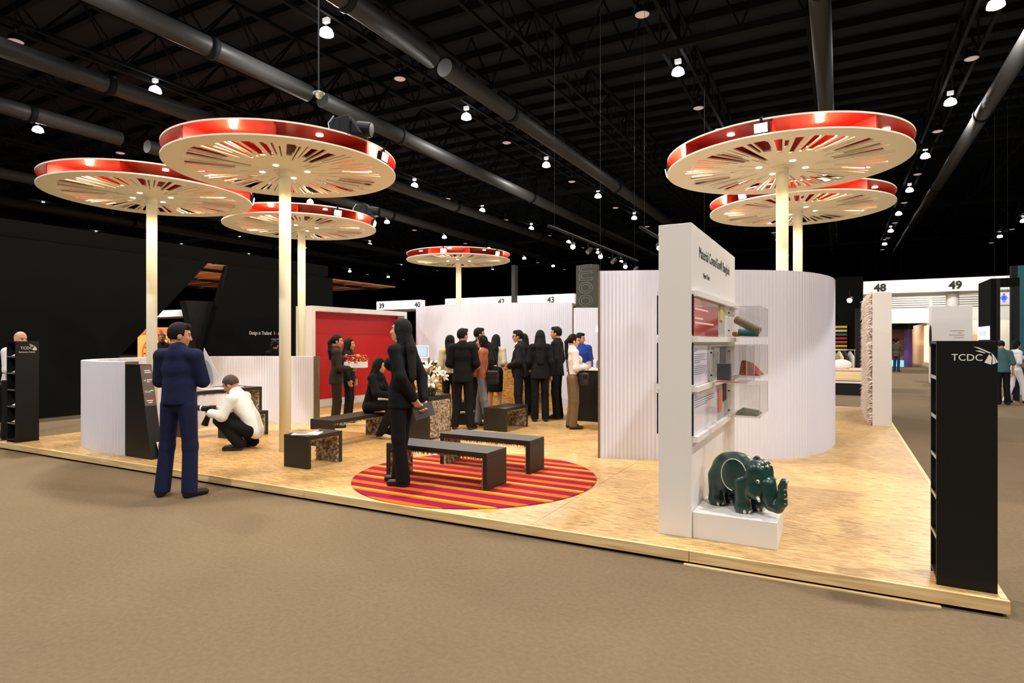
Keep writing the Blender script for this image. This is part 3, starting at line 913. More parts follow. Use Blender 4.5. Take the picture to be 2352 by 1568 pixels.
# ---------------------------------------------------------------- round striped rug
def rug_mat():
    m = bpy.data.materials.new('striped_rug_wool'); m.use_nodes = True
    nt = m.node_tree; b = nt.nodes['Principled BSDF']
    tc = nt.nodes.new('ShaderNodeTexCoord'); sp = nt.nodes.new('ShaderNodeSeparateXYZ')
    nt.links.new(tc.outputs['Object'], sp.inputs[0])
    md = nt.nodes.new('ShaderNodeMath'); md.operation = 'MULTIPLY_ADD'; md.inputs[1].default_value = 1 / 0.45; md.inputs[2].default_value = 22.411
    nt.links.new(sp.outputs[1], md.inputs[0])
    fr = nt.nodes.new('ShaderNodeMath'); fr.operation = 'FRACT'; nt.links.new(md.outputs[0], fr.inputs[0])
    rp = nt.nodes.new('ShaderNodeValToRGB'); rp.color_ramp.interpolation = 'CONSTANT'
    e = rp.color_ramp.elements
    RED, OR, YE = rgb(138, 20, 60), rgb(196, 98, 12), rgb(206, 158, 10)
    e[0].position = 0; e[0].color = OR
    e[1].position = 0.1; e[1].color = YE
    for p_, c_ in ((0.21, RED), (0.47, OR), (0.69, RED)):
        q = e.new(p_); q.color = c_
    nt.links.new(fr.outputs[0], rp.inputs[0])
    n = nt.nodes.new('ShaderNodeTexNoise'); n.inputs['Scale'].default_value = 220
    nt.links.new(tc.outputs['Object'], n.inputs['Vector'])
    bp = nt.nodes.new('ShaderNodeBump'); bp.inputs['Strength'].default_value = 0.5; bp.inputs['Distance'].default_value = 0.004
    nt.links.new(n.outputs['Fac'], bp.inputs['Height']); nt.links.new(bp.outputs['Normal'], b.inputs['Normal'])
    nt.links.new(rp.outputs[0], b.inputs['Base Color']); b.inputs['Roughness'].default_value = 0.95; b.inputs['Specular IOR Level'].default_value = 0.1
    return m
M_RUG = rug_mat()
rg = MB().lathe([(1.285, 0), (1.3, 0.004), (1.296, 0.009), (1.28, 0.01)], 96).build('round_rug', M_RUG, loc=(-3.46, 5.52, PZ))
tag(rg, 'round rug with crimson, orange and yellow stripes under the benches', 'rug')
# ---------------------------------------------------------------- black leaflet stands with the TCDC sign
BIRD = [[(555, 892), (595, 898), (690, 948), (676, 954), (592, 908)], [(570, 930), (605, 928), (652, 951), (640, 954)],
        [(676, 962), (640, 1040), (690, 1060), (697, 990)], [(692, 950), (713, 975), (723, 1046), (699, 1057), (702, 990)], [(717, 981), (741, 1035), (727, 1044)]]
def bird(parent, x, y, z, k, m, name='bird_emblem'):
    mb = MB()
    for poly in BIRD:
        mb.slab([(x + (a - 387) * k, y, z + (1025 - b) * k) for a, b in reversed(poly)], (0, -0.002, 0))
    return mb.build(name, m, parent)
def stand(label, loc, rz, sub=False):
    t = thing('leaflet_stand', label, 'stand', loc, rz)
    W, Dp, H, th = 0.29, 0.265, 1.458, 0.018
    a, b = W / 2, Dp / 2
    bx(-a, a, -b, -b + th, 0, H).build('front_panel', M_STAND, t, bevel=0.0015)
    bx(-a, a, b - th, b, 0, H).build('back_panel', M_STAND, t, bevel=0.0015)
    bx(a - th, a, -b + th, b - th, 0, H).build('side_panel', M_STAND, t)
    bx(-a, a - th, -b + th, b - th, H - th, H).build('top_panel', M_STAND, t)
    bx(-a, a - th, -b + th, b - th, 0.03, 0.03 + th).build('bottom_panel', M_STAND, t)
    for k in range(5):
        z = 0.265 + 0.24 * k
        MB().hexa([(-a + .004, -b + th, z), (a - th, -b + th, z + .035), (a - th, b - th, z + .035), (-a + .004, b - th, z)],
                  [(-a + .004, -b + th, z + .01), (a - th, -b + th, z + .045), (a - th, b - th, z + .045), (-a + .004, b - th, z + .01)]).build('shelf', M_STAND, t)
        bx(-a + .001, -a + .004, -b + th, b - th, z, z + .022).build('shelf_lip', M_METAL, t.children[-1])
    k = 0.000618 if not sub else 0.00058
    x0 = -a + 0.072 if not sub else -a + 0.06
    z0 = 1.342
    tx = text_mesh('sign_letters', 'TCDC', 0.056, M_TXTW, t, (x0, -b - 0.001, z0), FACE_NEG_Y, 0.001)
    tx.scale = (0.147 / max(tx.dimensions.x, 0.01), 1, 1)
    bird(t, x0, -b - 0.0005, z0, k, M_TXTW)
    if sub:
        tx = text_mesh('sign_subline', 'Resource Center', 0.03, M_TXTW, t, (x0 - 0.02, -b - 0.001, z0 - 0.05), FACE_NEG_Y, 0.001)
        tx.scale = (0.2 / max(tx.dimensions.x, 0.01), 1, 1)
    return t
stand('tall black leaflet stand with white lettering on the right front corner of the platform', (0.655, 4.505, PZ), 0)
stand('black leaflet stand with white lettering at the far left edge of the platform', (-10.5, 4.30, PZ), PI / 2, True)
lf = bx(-0.004, 0.0, -0.08, 0.08, 0.0, 0.11).mesh('leaflet'); lf.materials.append(M_PAPER)
lf2 = bx(-0.004, 0.0, -0.08, 0.08, 0.0, 0.11).mesh('leaflet'); lf2.materials.append(mat('leaflet_cover', rgb(196, 182, 160), 0.5))
for cx, cy, rz in ((0.655, 4.505, 0), (-10.5, 4.30, PI / 2)):
    for k in range(5):
        if cx < 0 and k in (2,): continue
        o = bpy.data.objects.new('leaflet', lf if (k + (cx > 0)) % 3 else lf2); COL.objects.link(o)
        lx, ly = -0.105, 0.0
        o.location = (cx + lx * math.cos(rz) - ly * math.sin(rz), cy + lx * math.sin(rz) + ly * math.cos(rz), PZ + 0.284 + 0.24 * k)
        o.rotation_euler = (0, math.radians(58) * 1, rz)
        tag(o, 'pale leaflet leaning on a shelf of the right black stand' if cx > 0 else 'pale leaflet leaning on a shelf of the left black stand', 'leaflet', 'leaflets on the black stands')

# ---------------------------------------------------------------- white display wall, plinth, acrylic boxes
WX0, WX1, WY0, WY1, WZ = -1.205, -0.96, 4.535, 6.63, 2.43
dw = thing('display_wall', 'white freestanding display wall lettered Material ConneXion above three rows of samples', 'wall panel', (WX0, WY0, PZ))
def wp(name, m, x0, x1, y0, y1, z0, z1, bevel=0.0):
    return bx(x0 - WX0, x1 - WX0, y0 - WY0, y1 - WY0, z0 - PZ, z1 - PZ).build(name, m, dw, bevel=bevel)
wp('wall_body', M_WHITE, WX0, WX1, WY0, WY1, PZ, WZ, 0.003)
for z0, z1 in ((1.885, 1.93), (1.545, 1.588), (1.175, 1.215), (0.80, 0.846)):
    wp('rail', M_WHITE, WX1, WX1 + 0.045, WY0 + 0.012, WY1, z0, z1, 0.002)
for z0, z1 in ((1.60, 1.90), (1.23, 1.54), (0.85, 1.16)):
    wp('rail_end', M_STEEL, WX1 + 0.002, WX1 + 0.012, WY0 + 0.004, WY0 + 0.012, z0, z1)
    wp('rail_end', M_STEEL, WX0 - 0.014, WX0 - 0.006, WY0 + 0.004, WY0 + 0.014, z0, z1)
    wp('rail', M_WHITE, WX0 - 0.016, WX0, WY0 + 0.02, WY1, z1 + 0.005, z1 + 0.035)
t_ = text_mesh('headline', 'Material ConneXion\u00ae Bangkok', 0.125, M_TXTK, dw, (WX1 - WX0 + 0.001, 4.80 - WY0, 2.205 - PZ), FACE_POS_X, 0.001)
t_.scale = (1.47 / max(t_.dimensions.x, t_.dimensions.y, 0.01), 1, 1)
t_ = text_mesh('subline', 'New York', 0.062, M_TXTK, dw, (WX1 - WX0 + 0.001, 4.97 - WY0, 2.06 - PZ), FACE_POS_X, 0.001)
M_REDP = mat('glossy_red_print', rgb(182, 40, 34), 0.22, 0.5, coat=0.6)
M_LAV = mat('glossy_white_print', rgb(226, 222, 234), 0.25, 0.5, coat=0.4)
M_GREYP = mat('grey_sample_board', rgb(176, 172, 166), 0.5)
def lines(x, y0, zs, lens, hgt, m, name='text_lines'):
    mb = MB()
    for z, L in zip(zs, lens):
        mb.box(x - WX0, x + 0.001 - WX0, y0 - WY0, y0 + L - WY0, z - PZ, z + hgt - PZ)
    mb.build(name, m, dw)
px_ = WX1 + 0.012
M_LINEW = mat('pale_print_line', rgb(238, 206, 200), 0.5)
M_LINEG = mat('grey_print_line', rgb(128, 124, 138), 0.5)
M_GREYK = mat('charcoal_sample', rgb(84, 84, 88), 0.5)
wp('red_print', M_REDP, WX1, px_, WY0 + 0.03, 5.58, 1.59, 1.883)
lines(px_, 4.6, (1.82, 1.79, 1.72, 1.685), (0.28, 0.5, 0.3, 0.75), 0.014, M_LINEW)
wp('sample_strip', M_GREYP, WX1, px_, 5.585, 5.92, 1.59, 1.883)
wp('sample', mat('straw_sample', rgb(206, 182, 110), 0.6), px_, px_ + 0.008, 5.64, 5.8, 1.74, 1.87)
wp('white_print', M_LAV, WX1, px_, WY0 + 0.03, 5.07, 1.218, 1.52)
lines(px_, 4.58, (1.49, 1.475, 1.45, 1.435, 1.42, 1.405, 1.39, 1.36, 1.345, 1.33, 1.315, 1.30), (.08, .06, .42, .4, .38, .42, .2, .4, .42, .4, .41, .34), 0.005, M_LINEG)
wp('sample_strip', M_GREYP, WX1, px_, 5.075, 6.2, 1.218, 1.52)
wp('sample', mat('pattern_sample', rgb(150, 148, 144), 0.5, noise=0.9, nscale=22), px_, px_ + 0.006, 5.32, 5.62, 1.25, 1.5)
wp('sample', M_GREYK, px_, px_ + 0.006, 5.64, 5.95, 1.23, 1.5)
wp('white_print', M_LAV, WX1, px_, WY0 + 0.03, 5.5, 0.848, 1.172)
lines(px_, 4.58, (1.145, 1.13, 1.105, 1.088, 1.071, 1.054), (.08, .1, .8, .78, .8, .5), 0.005, M_LINEG)
wp('sample_strip', M_GREYP, WX1, px_, 5.505, 6.1, 0.848, 1.172)
wp('sample', mat('pink_sample', rgb(196, 110, 100), 0.6, noise=0.3), px_, px_ + 0.008, 5.55, 5.72, 0.93, 1.12)
wp('sample', mat('dark_woven_sample', rgb(56, 46, 42), 0.6, noise=0.6, nscale=40), px_, px_ + 0.008, 5.8, 5.98, 1.0, 1.16)

def acrylic_box(label, y0, y1, z0, z1):
    t = thing('acrylic_box', label, 'display box', (WX1 + 0.047, y0, z0))
    D_, W_, H_, e = 0.275, y1 - y0, z1 - z0, 0.004
    bx(0, D_, 0, e, 0, H_).build('front_pane', M_ACRYL, t)
    bx(0, D_, W_ - e, W_, 0, H_).build('back_pane', M_ACRYL, t)
    bx(D_ - e, D_, e, W_ - e, 0, H_).build('side_pane', M_ACRYL, t)
    bx(0, D_ - e, e, W_ - e, 0, e).build('floor_pane', M_ACRYL, t)
    bx(0, D_ - e, e, W_ - e, H_ - e, H_).build('lid_pane', M_ACRYL, t)
    for (x, y) in ((D_, 0), (D_, W_), (0, 0)):
        bx(x - 0.003, x + 0.0015, y - 0.0015, y + 0.003, 0, H_).build('edge', mat('acrylic_edge', rgb(214, 208, 196), 0.2, 0.5), t)
    for zz in (0, H_ - 0.004):
        bx(0, D_ + .001, -0.0015, 0.002, zz, zz + 0.004).build('edge', MATS['acrylic_edge'], t)
        bx(D_ - 0.002, D_ + .0015, 0, W_, zz, zz + 0.004).build('edge', MATS['acrylic_edge'], t)
    for zz in (0.06, H_ - 0.06):
        MB().tube((0.006, -0.004, zz), (0.006, 0.0, zz), 0.008, n=8).build('screw', M_STEEL, t)
    return t
acrylic_box('clear box holding the fabric rolls beside the red print, topmost on the display wall', 5.9, 6.6, 1.592, 1.878)
acrylic_box('clear box standing out nearest in the middle row of the display wall', 5.02, 5.5, 1.218, 1.52)
acrylic_box('clear box with patterned cloth behind the nearer one in the middle row', 5.9, 6.6, 1.218, 1.52)
acrylic_box('clear box with a folded grey cloth in the bottom row of the display wall', 5.9, 6.6, 0.848, 1.15)
bxX = WX1 + 0.06
def cloth_roll(label, a, b, r, m):
    t = MB().tube(a, b, r, n=20); o = t.build('cloth_roll', m, smooth=False)
    tag(o, label, 'cloth')
cloth_roll('grey fabric roll lying slanted in the top clear box', (bxX + .03, 6.12, 1.76), (bxX + .24, 6.0, 1.645), 0.038, mat('grey_fabric', rgb(122, 116, 98), 0.8))
cloth_roll('teal fabric roll lying under the grey one in the top clear box', (bxX + .02, 6.3, 1.64), (bxX + .2, 6.34, 1.632), 0.036, mat('teal_fabric', rgb(10, 112, 108), 0.7))
cloth_roll('small orange fabric roll in the back of the top clear box', (bxX + .0, 6.2, 1.622), (bxX + .0, 6.4, 1.622), 0.024, mat('orange_fabric', rgb(196, 112, 70), 0.8))
tag(MB().hexa([(bxX + .05, 6.1, 1.226), (bxX + .25, 6.05, 1.226), (bxX + .26, 6.35, 1.226), (bxX + .06, 6.4, 1.226)],
              [(bxX + .06, 6.2, 1.37), (bxX + .13, 6.15, 1.36), (bxX + .16, 6.3, 1.34), (bxX + .07, 6.35, 1.37)]).build('folded_cloth', mat('russet_cloth', rgb(158, 78, 58), 0.8, noise=0.5, nscale=18), bevel=0.015),
    'russet patterned cloth folded in the clear box of the middle row', 'cloth')
tag(MB().hexa([(bxX + .03, 5.98, 0.856), (bxX + .24, 5.95, 0.856), (bxX + .25, 6.3, 0.856), (bxX + .03, 6.35, 0.856)],
              [(bxX + .05, 6.03, 0.895), (bxX + .22, 6.0, 0.882), (bxX + .22, 6.25, 0.885), (bxX + .06, 6.3, 0.9)]).build('folded_cloth', mat('slate_cloth', rgb(104, 100, 88), 0.8, noise=0.4, nscale=18), bevel=0.012),
    'grey cloth folded flat in the bottom clear box', 'cloth')
tag(bx(bxX + .02, bxX + .12, 5.12, 5.2, 1.224, 1.37).build('sample_card', M_GREYK, bevel=0.002), 'charcoal sample card standing in the nearest clear box', 'card')
tag(MB().hexa([(bxX + .02, 5.06, 1.2225), (bxX + .22, 5.05, 1.2225), (bxX + .22, 5.11, 1.2225), (bxX + .02, 5.11, 1.2225)],
              [(bxX + .03, 5.065, 1.236), (bxX + .21, 5.06, 1.23), (bxX + .21, 5.1, 1.23), (bxX + .03, 5.1, 1.238)]).build('cloth_scrap', MATS['pink_sample'], bevel=0.004), 'thin pink scrap of cloth lying in the nearest clear box', 'cloth')
tag(bx(WX1 + 0.002, -0.38, 4.555, 5.09, PZ, 0.287).build('plinth', M_WHITE, bevel=0.003), 'low white plinth under the green elephant', 'plinth')

# ---------------------------------------------------------------- green elephant figure
EZ = 0.288
el = thing('elephant_figure', 'glossy dark green elephant figure with silver trim on the white plinth', 'figurine', (-0.66, 4.83, EZ), math.radians(-33))
M_ELE = mat('dark_green_glaze', rgb(24, 58, 52), 0.3, 0.5, coat=0.25, noise=0.25, nscale=9)
M_SILV = mat('silver_trim', rgb(226, 222, 206), 0.3, 0.5, metal=0.4)
Yax = (0, 1, 0)
hz = 0.245; hx = 0.155
ep = [('e', (-0.03, 0, 0.27), (0.19, 0.125, 0.15)), ('e', (-0.13, 0, 0.245), (0.115, 0.12, 0.15)),
      ('e', (hx, 0, hz), (0.115, 0.115, 0.13)), ('e', (hx + .015, 0.04, hz + .075), (0.075, 0.065, 0.075)), ('e', (hx + .015, -0.04, hz + .075), (0.075, 0.065, 0.075)),
      ('e', (hx + .03, 0.07, hz - .07), (0.06, 0.05, 0.06)), ('e', (hx + .03, -0.07, hz - .07), (0.06, 0.05, 0.06))]
for sx, sy in ((0.085, 0.072), (0.085, -0.072), (-0.165, 0.07), (-0.165, -0.07)):
    ep.append(('c', (sx, sy, 0.22), (sx, sy, 0.05), 0.066, 0.056))
    ep.append(('e', (sx, sy, 0.035), (0.06, 0.058, 0.055)))
trk = [(hx + .075, 0, hz - .02), (hx + .105, 0, hz - .1), (hx + .125, 0, hz - .15), (hx + .17, 0, hz - .16), (hx + .208, 0, hz - .12), (hx + .212, 0, hz - .06), (hx + .212, 0, hz - .01), (hx + .225, 0, hz + .03)]
trr = [0.072, 0.06, 0.05, 0.043, 0.036, 0.031, 0.028, 0.026]
tp = [('c', trk[i], trk[i + 1], trr[i], trr[i + 1]) for i in range(7)]
def cut_floor(P): return -P[:, 2]
sdf_obj('body', el, M_ELE, ep, 0.0075, 0.028, cut=cut_floor)
sdf_obj('trunk', el, M_ELE, tp, 0.006, 0.012)
for sgn in (1, -1):
    c_, s_ = math.cos(0.32 * sgn), math.sin(0.32 * sgn)
    ear = [('e', (0.055, 0.122 * sgn, 0.275), (0.095, 0.014, 0.118), [(c_, -s_, 0), (s_, c_, 0), (0, 0, 1)])]
    e_ = sdf_obj('ear', el, M_ELE, ear, 0.006, 0.0)
    rim = []
    for k in range(19):
        a = math.radians(20 + k * 13.5)
        q = Vector((0.095 * math.cos(a), 0.0, 0.118 * math.sin(a)))
        rim.append((0.055 + q.x * c_ , 0.122 * sgn - q.x * s_ + 0.011 * sgn, 0.275 + q.z))
    MB().pipe(rim, 0.0038, 6).build('ear_trim', M_SILV, el)
    MB().ball((hx + 0.078, sgn * 0.092, hz + 0.012), (0.016, 0.009, 0.015)).build('eye_white', M_SILV, el, smooth=True)
    MB().ball((hx + 0.08, sgn * 0.0985, hz + 0.012), (0.008, 0.005, 0.009)).build('pupil', M_BLACK, el, smooth=True)
    MB().tube((hx + 0.07, sgn * 0.085, hz - 0.1), (hx + 0.1, sgn * 0.1, hz - 0.125), 0.014, 0.008, 10).build('tusk', M_SILV, el, smooth=True)
for sx, sy in ((0.085, 0.072), (0.085, -0.072), (-0.165, 0.07), (-0.165, -0.07)):
    for dy, dx in ((-0.032, 0.044), (0.004, 0.055), (0.036, 0.042)):
        MB().ball((sx + dx, sy + dy, 0.02), (0.01, 0.0155, 0.02), 10, 6).build('toenail', M_SILV, el, smooth=True)
for i, (x, z) in enumerate(((0.243, -.118), (0.2435, -.085), (0.242, -.053), (0.2405, -.02))):
    MB().pipe([(hx + x - .0, y_, hz + z) for y_ in (-0.02, 0.0, 0.02)], 0.003, 5).build('trunk_stripe', M_SILV, el)
MB().ball((hx + 0.25, 0, hz + 0.038), (0.008, 0.015, 0.015)).build('trunk_tip', M_SILV, el, smooth=True)
crest = MB()
rr = random.Random(4)
for _ in range(16):
    a, b = rr.uniform(-0.9, 0.9), rr.uniform(0.5, 1.3)
    crest.ball((hx + .02 + 0.085 * math.cos(b) * math.cos(a), 0.1 * math.sin(a) * math.cos(b) * 1.1, hz + .07 + 0.078 * math.sin(b)), 0.006, 6, 4)
crest.build('forehead_trim', M_SILV, el, smooth=True)

# ---------------------------------------------------------------- black lectern (info totem) at left
lec = thing('info_lectern', 'black tapering lectern with sponsor logos at the end of the low pleated wall', 'lectern', (-7.98, 4.36, PZ))
MB().slab([(0, 0, 0), (0.56, 0, 0), (0.305, 0, 1.165), (0.0, 0, 1.165)], (0, 0.15, 0)).build('body', M_STAND, lec)
sl = Vector((0.305 - 0.56, 0, 1.165)); 
def slp(y, t, off): 
    p = Vector((0.56, y, 0)) + sl * t; nrm = Vector((1.165, 0, 0.255)).normalized()
    return p + nrm * off
nvec = Vector((1.165, 0, 0.255)).normalized() * 0.003
MB().slab([slp(0.006, 0.56, 0.0005), slp(0.144, 0.56, 0.0005), slp(0.144, 0.995, 0.0005), slp(0.006, 0.995, 0.0005)], nvec).build('logo_panel', mat('brown_grey_print', rgb(94, 82, 76), 0.35), lec)
rot = (math.atan2(1.165, 0.255) - 0.0, 0, PI / 2)
tz = text_mesh('logo_letters', 'TCDC', 0.03, M_TXTW, lec, tuple(slp(0.02, 0.70, 0.004)), (PI / 2 - math.atan2(0.255, 1.165), 0, PI / 2), 0.0006)
ln = MB()
for tt, ya, yb in ((0.93, 0.05, 0.12), (0.91, 0.05, 0.13), (0.825, 0.03, 0.055), (0.83, 0.065, 0.13), (0.81, 0.065, 0.1), (0.715, 0.09, 0.13), (0.61, 0.03, 0.11), (0.59, 0.05, 0.1)):
    ln.slab([slp(ya, tt, 0.004), slp(yb, tt, 0.004), slp(yb, tt + .008, 0.004), slp(ya, tt + .008, 0.004)], (0.001, 0, 0))
ln.build('logo_lines', M_TXTW, lec)
dv = MB()
for tt in (0.66, 0.765, 0.875, 0.575):
    dv.slab([slp(0.006, tt, 0.004), slp(0.144, tt, 0.004), slp(0.144, tt + .003, 0.004), slp(0.006, tt + .003, 0.004)], (0.001, 0, 0))
dv.build('divider_lines', M_GREYK, lec)
MB().tube(tuple(slp(0.125, 0.63, 0.003)), tuple(slp(0.125, 0.63, 0.006)), 0.022, n=18).build('red_badge', M_REDW, lec)
tag(MB().slab([(-7.36, 4.44, PZ + 0.003), (-7.36, 4.6, PZ + 0.003), (-7.45, 4.6, 0.30), (-7.45, 4.44, 0.30)], (-0.004, 0, 0)).build('booklet', mat('pink_booklet', rgb(222, 176, 164), 0.5, noise=0.5, nscale=30)), 'pale pink booklet leaning against the foot of the black lectern', 'booklet')

# ---------------------------------------------------------------- red wall in a white frame
rw = thing('framed_red_wall', 'white boxed frame with a red back wall behind the women', 'wall panel', (-10.1, 9.42, PZ))
L_, H_ = 3.28, 2.237
bx(-0.5, 0, 0, 0.1, 0, H_).build('frame_side', M_WHITEM, rw, bevel=0.003)
bx(-0.5, 0, L_ - 0.1, L_, 0, H_).build('frame_side', M_WHITEM, rw, bevel=0.003)
bx(-0.5, 0, 0.1, L_ - 0.1, H_ - 0.11, H_).build('frame_top', M_WHITEM, rw, bevel=0.003)
bx(-0.5, 0, 0.1, L_ - 0.1, 0, 0.14).build('frame_base', M_WHITEM, rw, bevel=0.003)
for k in range(4):
    bx(-0.27, -0.24, 0.1, L_ - 0.1, 0.14 + k * 0.4967, 0.14 + (k + 1) * 0.4967 - 0.003).build('red_board', M_REDW, rw)

# ---------------------------------------------------------------- counters at the back
ct = thing('strand_board_counter', 'long strand board counter with a black top behind the crowd', 'counter', (-8.7, 10.95, PZ))
bx(0, 3.45, 0, 0.5, 0, 0.94).build('front_body', M_OSBC, ct)
bx(-0.03, 3.48, -0.03, 0.53, 0.94, 0.98).build('worktop', M_STAND, ct)
bk = thing('black_counter', 'black counter with a white top beside the woman in brown trousers', 'counter', (-4.4, 10.25, PZ))
bx(0, 1.3, 0, 0.6, 0, 0.93).build('body', M_STAND, bk)
bx(-0.02, 1.32, -0.02, 0.62, 0.93, 0.965).build('worktop', M_WHITE, bk)
mo = thing('desktop_monitor', 'white desktop monitor with a lit blue screen on the counter', 'monitor', (-8.45, 11.15, PZ + 0.98), math.radians(28))
bx(-0.17, 0.17, -0.02, 0.02, 0.09, 0.38).build('case', M_WHITE, mo, bevel=0.008)
bx(-0.145, 0.145, -0.0225, -0.02, 0.13, 0.355).build('screen', mat('screen_blue', rgb(14, 22, 30), 0.3, emit=0.75, emitcol=rgb(110, 180, 240)), mo.children[-1])
bx(-0.118, 0.128, -0.0245, -0.0225, 0.135, 0.345).build('window', mat('screen_white', rgb(30, 34, 38), 0.3, emit=0.85, emitcol=rgb(225, 240, 255)), mo.children[0])
MB().tube((0, 0.02, 0.012), (0, 0.0, 0.12), 0.02, n=10).build('neck', M_WHITE, mo)
bx(-0.09, 0.09, -0.08, 0.08, 0, 0.012).build('foot', M_WHITE, mo, bevel=0.004)
mo2 = dup(mo, (-7.35, 11.25, PZ + 0.98), math.radians(24), 'white desktop monitor half hidden by the woman behind the man in black')
for i, (x, y, r, c, lab) in enumerate(((-8.1, 11.1, 0.2, (232, 234, 238), 'loose white papers on the counter beside the monitor'), (-6.4, 11.12, -0.3, (222, 226, 234), 'loose white papers on the counter behind the woman in the patterned jacket'), (-5.55, 11.1, 0.4, (214, 216, 222), 'stack of white papers at the right end of the counter'))):
    tag(bx(-0.2, 0.2, -0.12, 0.12, 0, 0.03).build('paper_stack', mat('paper_%d' % i, rgb(*c), 0.7), loc=(x, y, PZ + 0.981)), lab, 'paper')
# jars and leaflets on the black counter
jr = random.Random(3)
for k in range(7):
    x = -4.05 + 0.1 * k; hgt = jr.uniform(0.1, 0.2)
    o = MB().tube((0, 0, 0), (0, 0, hgt), 0.04, 0.045, 12).build('brochure_holder', mat('holder_grey_%d' % (k % 3), rgb(*((150, 140, 136), (206, 204, 206), (110, 96, 92))[k % 3]), 0.3, 0.5, noise=0.5, nscale=40), loc=(x, 10.4 + 0.06 * (k % 2), PZ + 0.966))
    tag(o, 'small glass holder in the cluster on the black counter', 'holder', 'holders on the black counter')

# low dark stool seen between the legs of the man in black
st = thing('dark_stool', 'low dark stool with a fur rim seen between the legs of the man in black', 'stool', (-5.86, 8.95, PZ))
MB().lathe([(0.2, 0), (0.2, 0.36), (0.19, 0.4)], 20).build('body', M_STAND, st)
MB().lathe([(0.205, 0.2), (0.215, 0.22), (0.205, 0.24)], 20).build('fur_band', M_FUR, st)

# ---------------------------------------------------------------- lilies on the pedestal
fl = thing('lily_arrangement', 'arrangement of white lilies and dark leaves on the dark pedestal', 'flowers', (-5.47, 7.40, PZ + 0.643)); fl.scale = (1.15,) * 3
M_LEAF = mat('dark_leaf', rgb(38, 62, 30), 0.45, 0.4, noise=0.4, nscale=20)
M_LEAF2 = mat('pale_leaf', rgb(96, 116, 58), 0.5)
M_LILY = mat('lily_petal', rgb(214, 210, 196), 0.5, 0.3)
MB().lathe([(0.08, 0), (0.11, 0.06), (0.12, 0.1), (0.1, 0.11)], 16).build('bowl', mat('bronze_bowl', rgb(96, 74, 46), 0.5), fl)
fr_ = random.Random(12)
def leaf_mesh(L, w_):
    mb = MB(); n = 5; v = []
    for i in range(n + 1):
        t = i / n; ww = w_ * math.sin(PI * min(1, t * 0.94 + 0.06)) * 0.5
        v += [(L * t, -ww, 0.02 * L * 0 - 0.25 * L * t * t + 0.002), (L * t, ww, -0.25 * L * t * t + 0.002), (L * t, 0, -0.25 * L * t * t - 0.004)]
    f = []
    for i in range(n):
        a, b = i * 3, (i + 1) * 3
        f += [(a, b, b + 1, a + 1), (a, a + 2, b + 2, b), (a + 2, a + 1, b + 1, b + 2)]
    return mb.add(v, f)
lm = [leaf_mesh(0.22, 0.042).mesh('leaf', True), leaf_mesh(0.17, 0.02).mesh('leaf', True)]
lm[0].materials.append(M_LEAF); lm[1].materials.append(M_LEAF2)
for k in range(80):
    o = bpy.data.objects.new('leaf', lm[0] if k % 6 else lm[1]); COL.objects.link(o); o.parent = fl
    z = fr_.uniform(0.03, 0.26); a = fr_.uniform(0, 2 * PI)
    o.location = (0.04 * math.cos(a), 0.04 * math.sin(a), z)
    o.rotation_euler = (0, fr_.uniform(-1.15, 0.45) if z > 0.12 else fr_.uniform(-0.4, 0.55), a); o.scale = (fr_.uniform(0.7, 1.1),) * 3
pt = MB()
for k in range(6):
    a = k * PI / 3
    for i in range(5):
        t0, t1 = i / 5, (i + 1) / 5
        def pp(t, s):
            ww = 0.022 * math.sin(PI * min(1, t * 0.9 + 0.1))
            r = 0.012 + 0.085 * t; z = 0.05 * math.sin(t * 1.9)
            return (r * math.cos(a) - s * ww * math.sin(a), r * math.sin(a) + s * ww * math.cos(a), z)
        q = [pp(t0, -1), pp(t1, -1), pp(t1, 1), pp(t0, 1)]
        pt.slab(q, (0, 0, -0.002))
pme = pt.mesh('lily', True); pme.materials.append(M_LILY)
for (x, y, z, ax, az, s) in ((0.12, -0.12, 0.18, 1.25, 0.6, 1.15), (-0.1, -0.08, 0.31, 0.9, -0.5, 1.0), (0.14, -0.0, 0.29, 0.9, 1.1, 1.0), (0.02, -0.05, 0.36, 0.6, 0.2, 0.9), (-0.02, -0.13, 0.27, 1.2, -0.2, 0.85), (0.17, 0.08, 0.24, 1.2, 1.4, 0.85), (-0.14, 0.05, 0.24, 0.9, -1.6, 0.9)):
    o = bpy.data.objects.new('lily', pme); COL.objects.link(o); o.parent = fl
    o.location = (x, y, z); o.rotation_euler = (ax, 0, az); o.scale = (s,) * 3
MB().pipe([(0, 0, 0.1), (0.01, -0.01, 0.44)], 0.004).build('stem', M_LEAF2, fl)
MB().ball((0.01, -0.01, 0.46), (0.016, 0.016, 0.045)).build('bud', M_LEAF2, fl, smooth=True)
MB().ball((0.06, 0.02, 0.42), (0.014, 0.014, 0.04)).build('bud', M_LEAF2, fl, smooth=True)
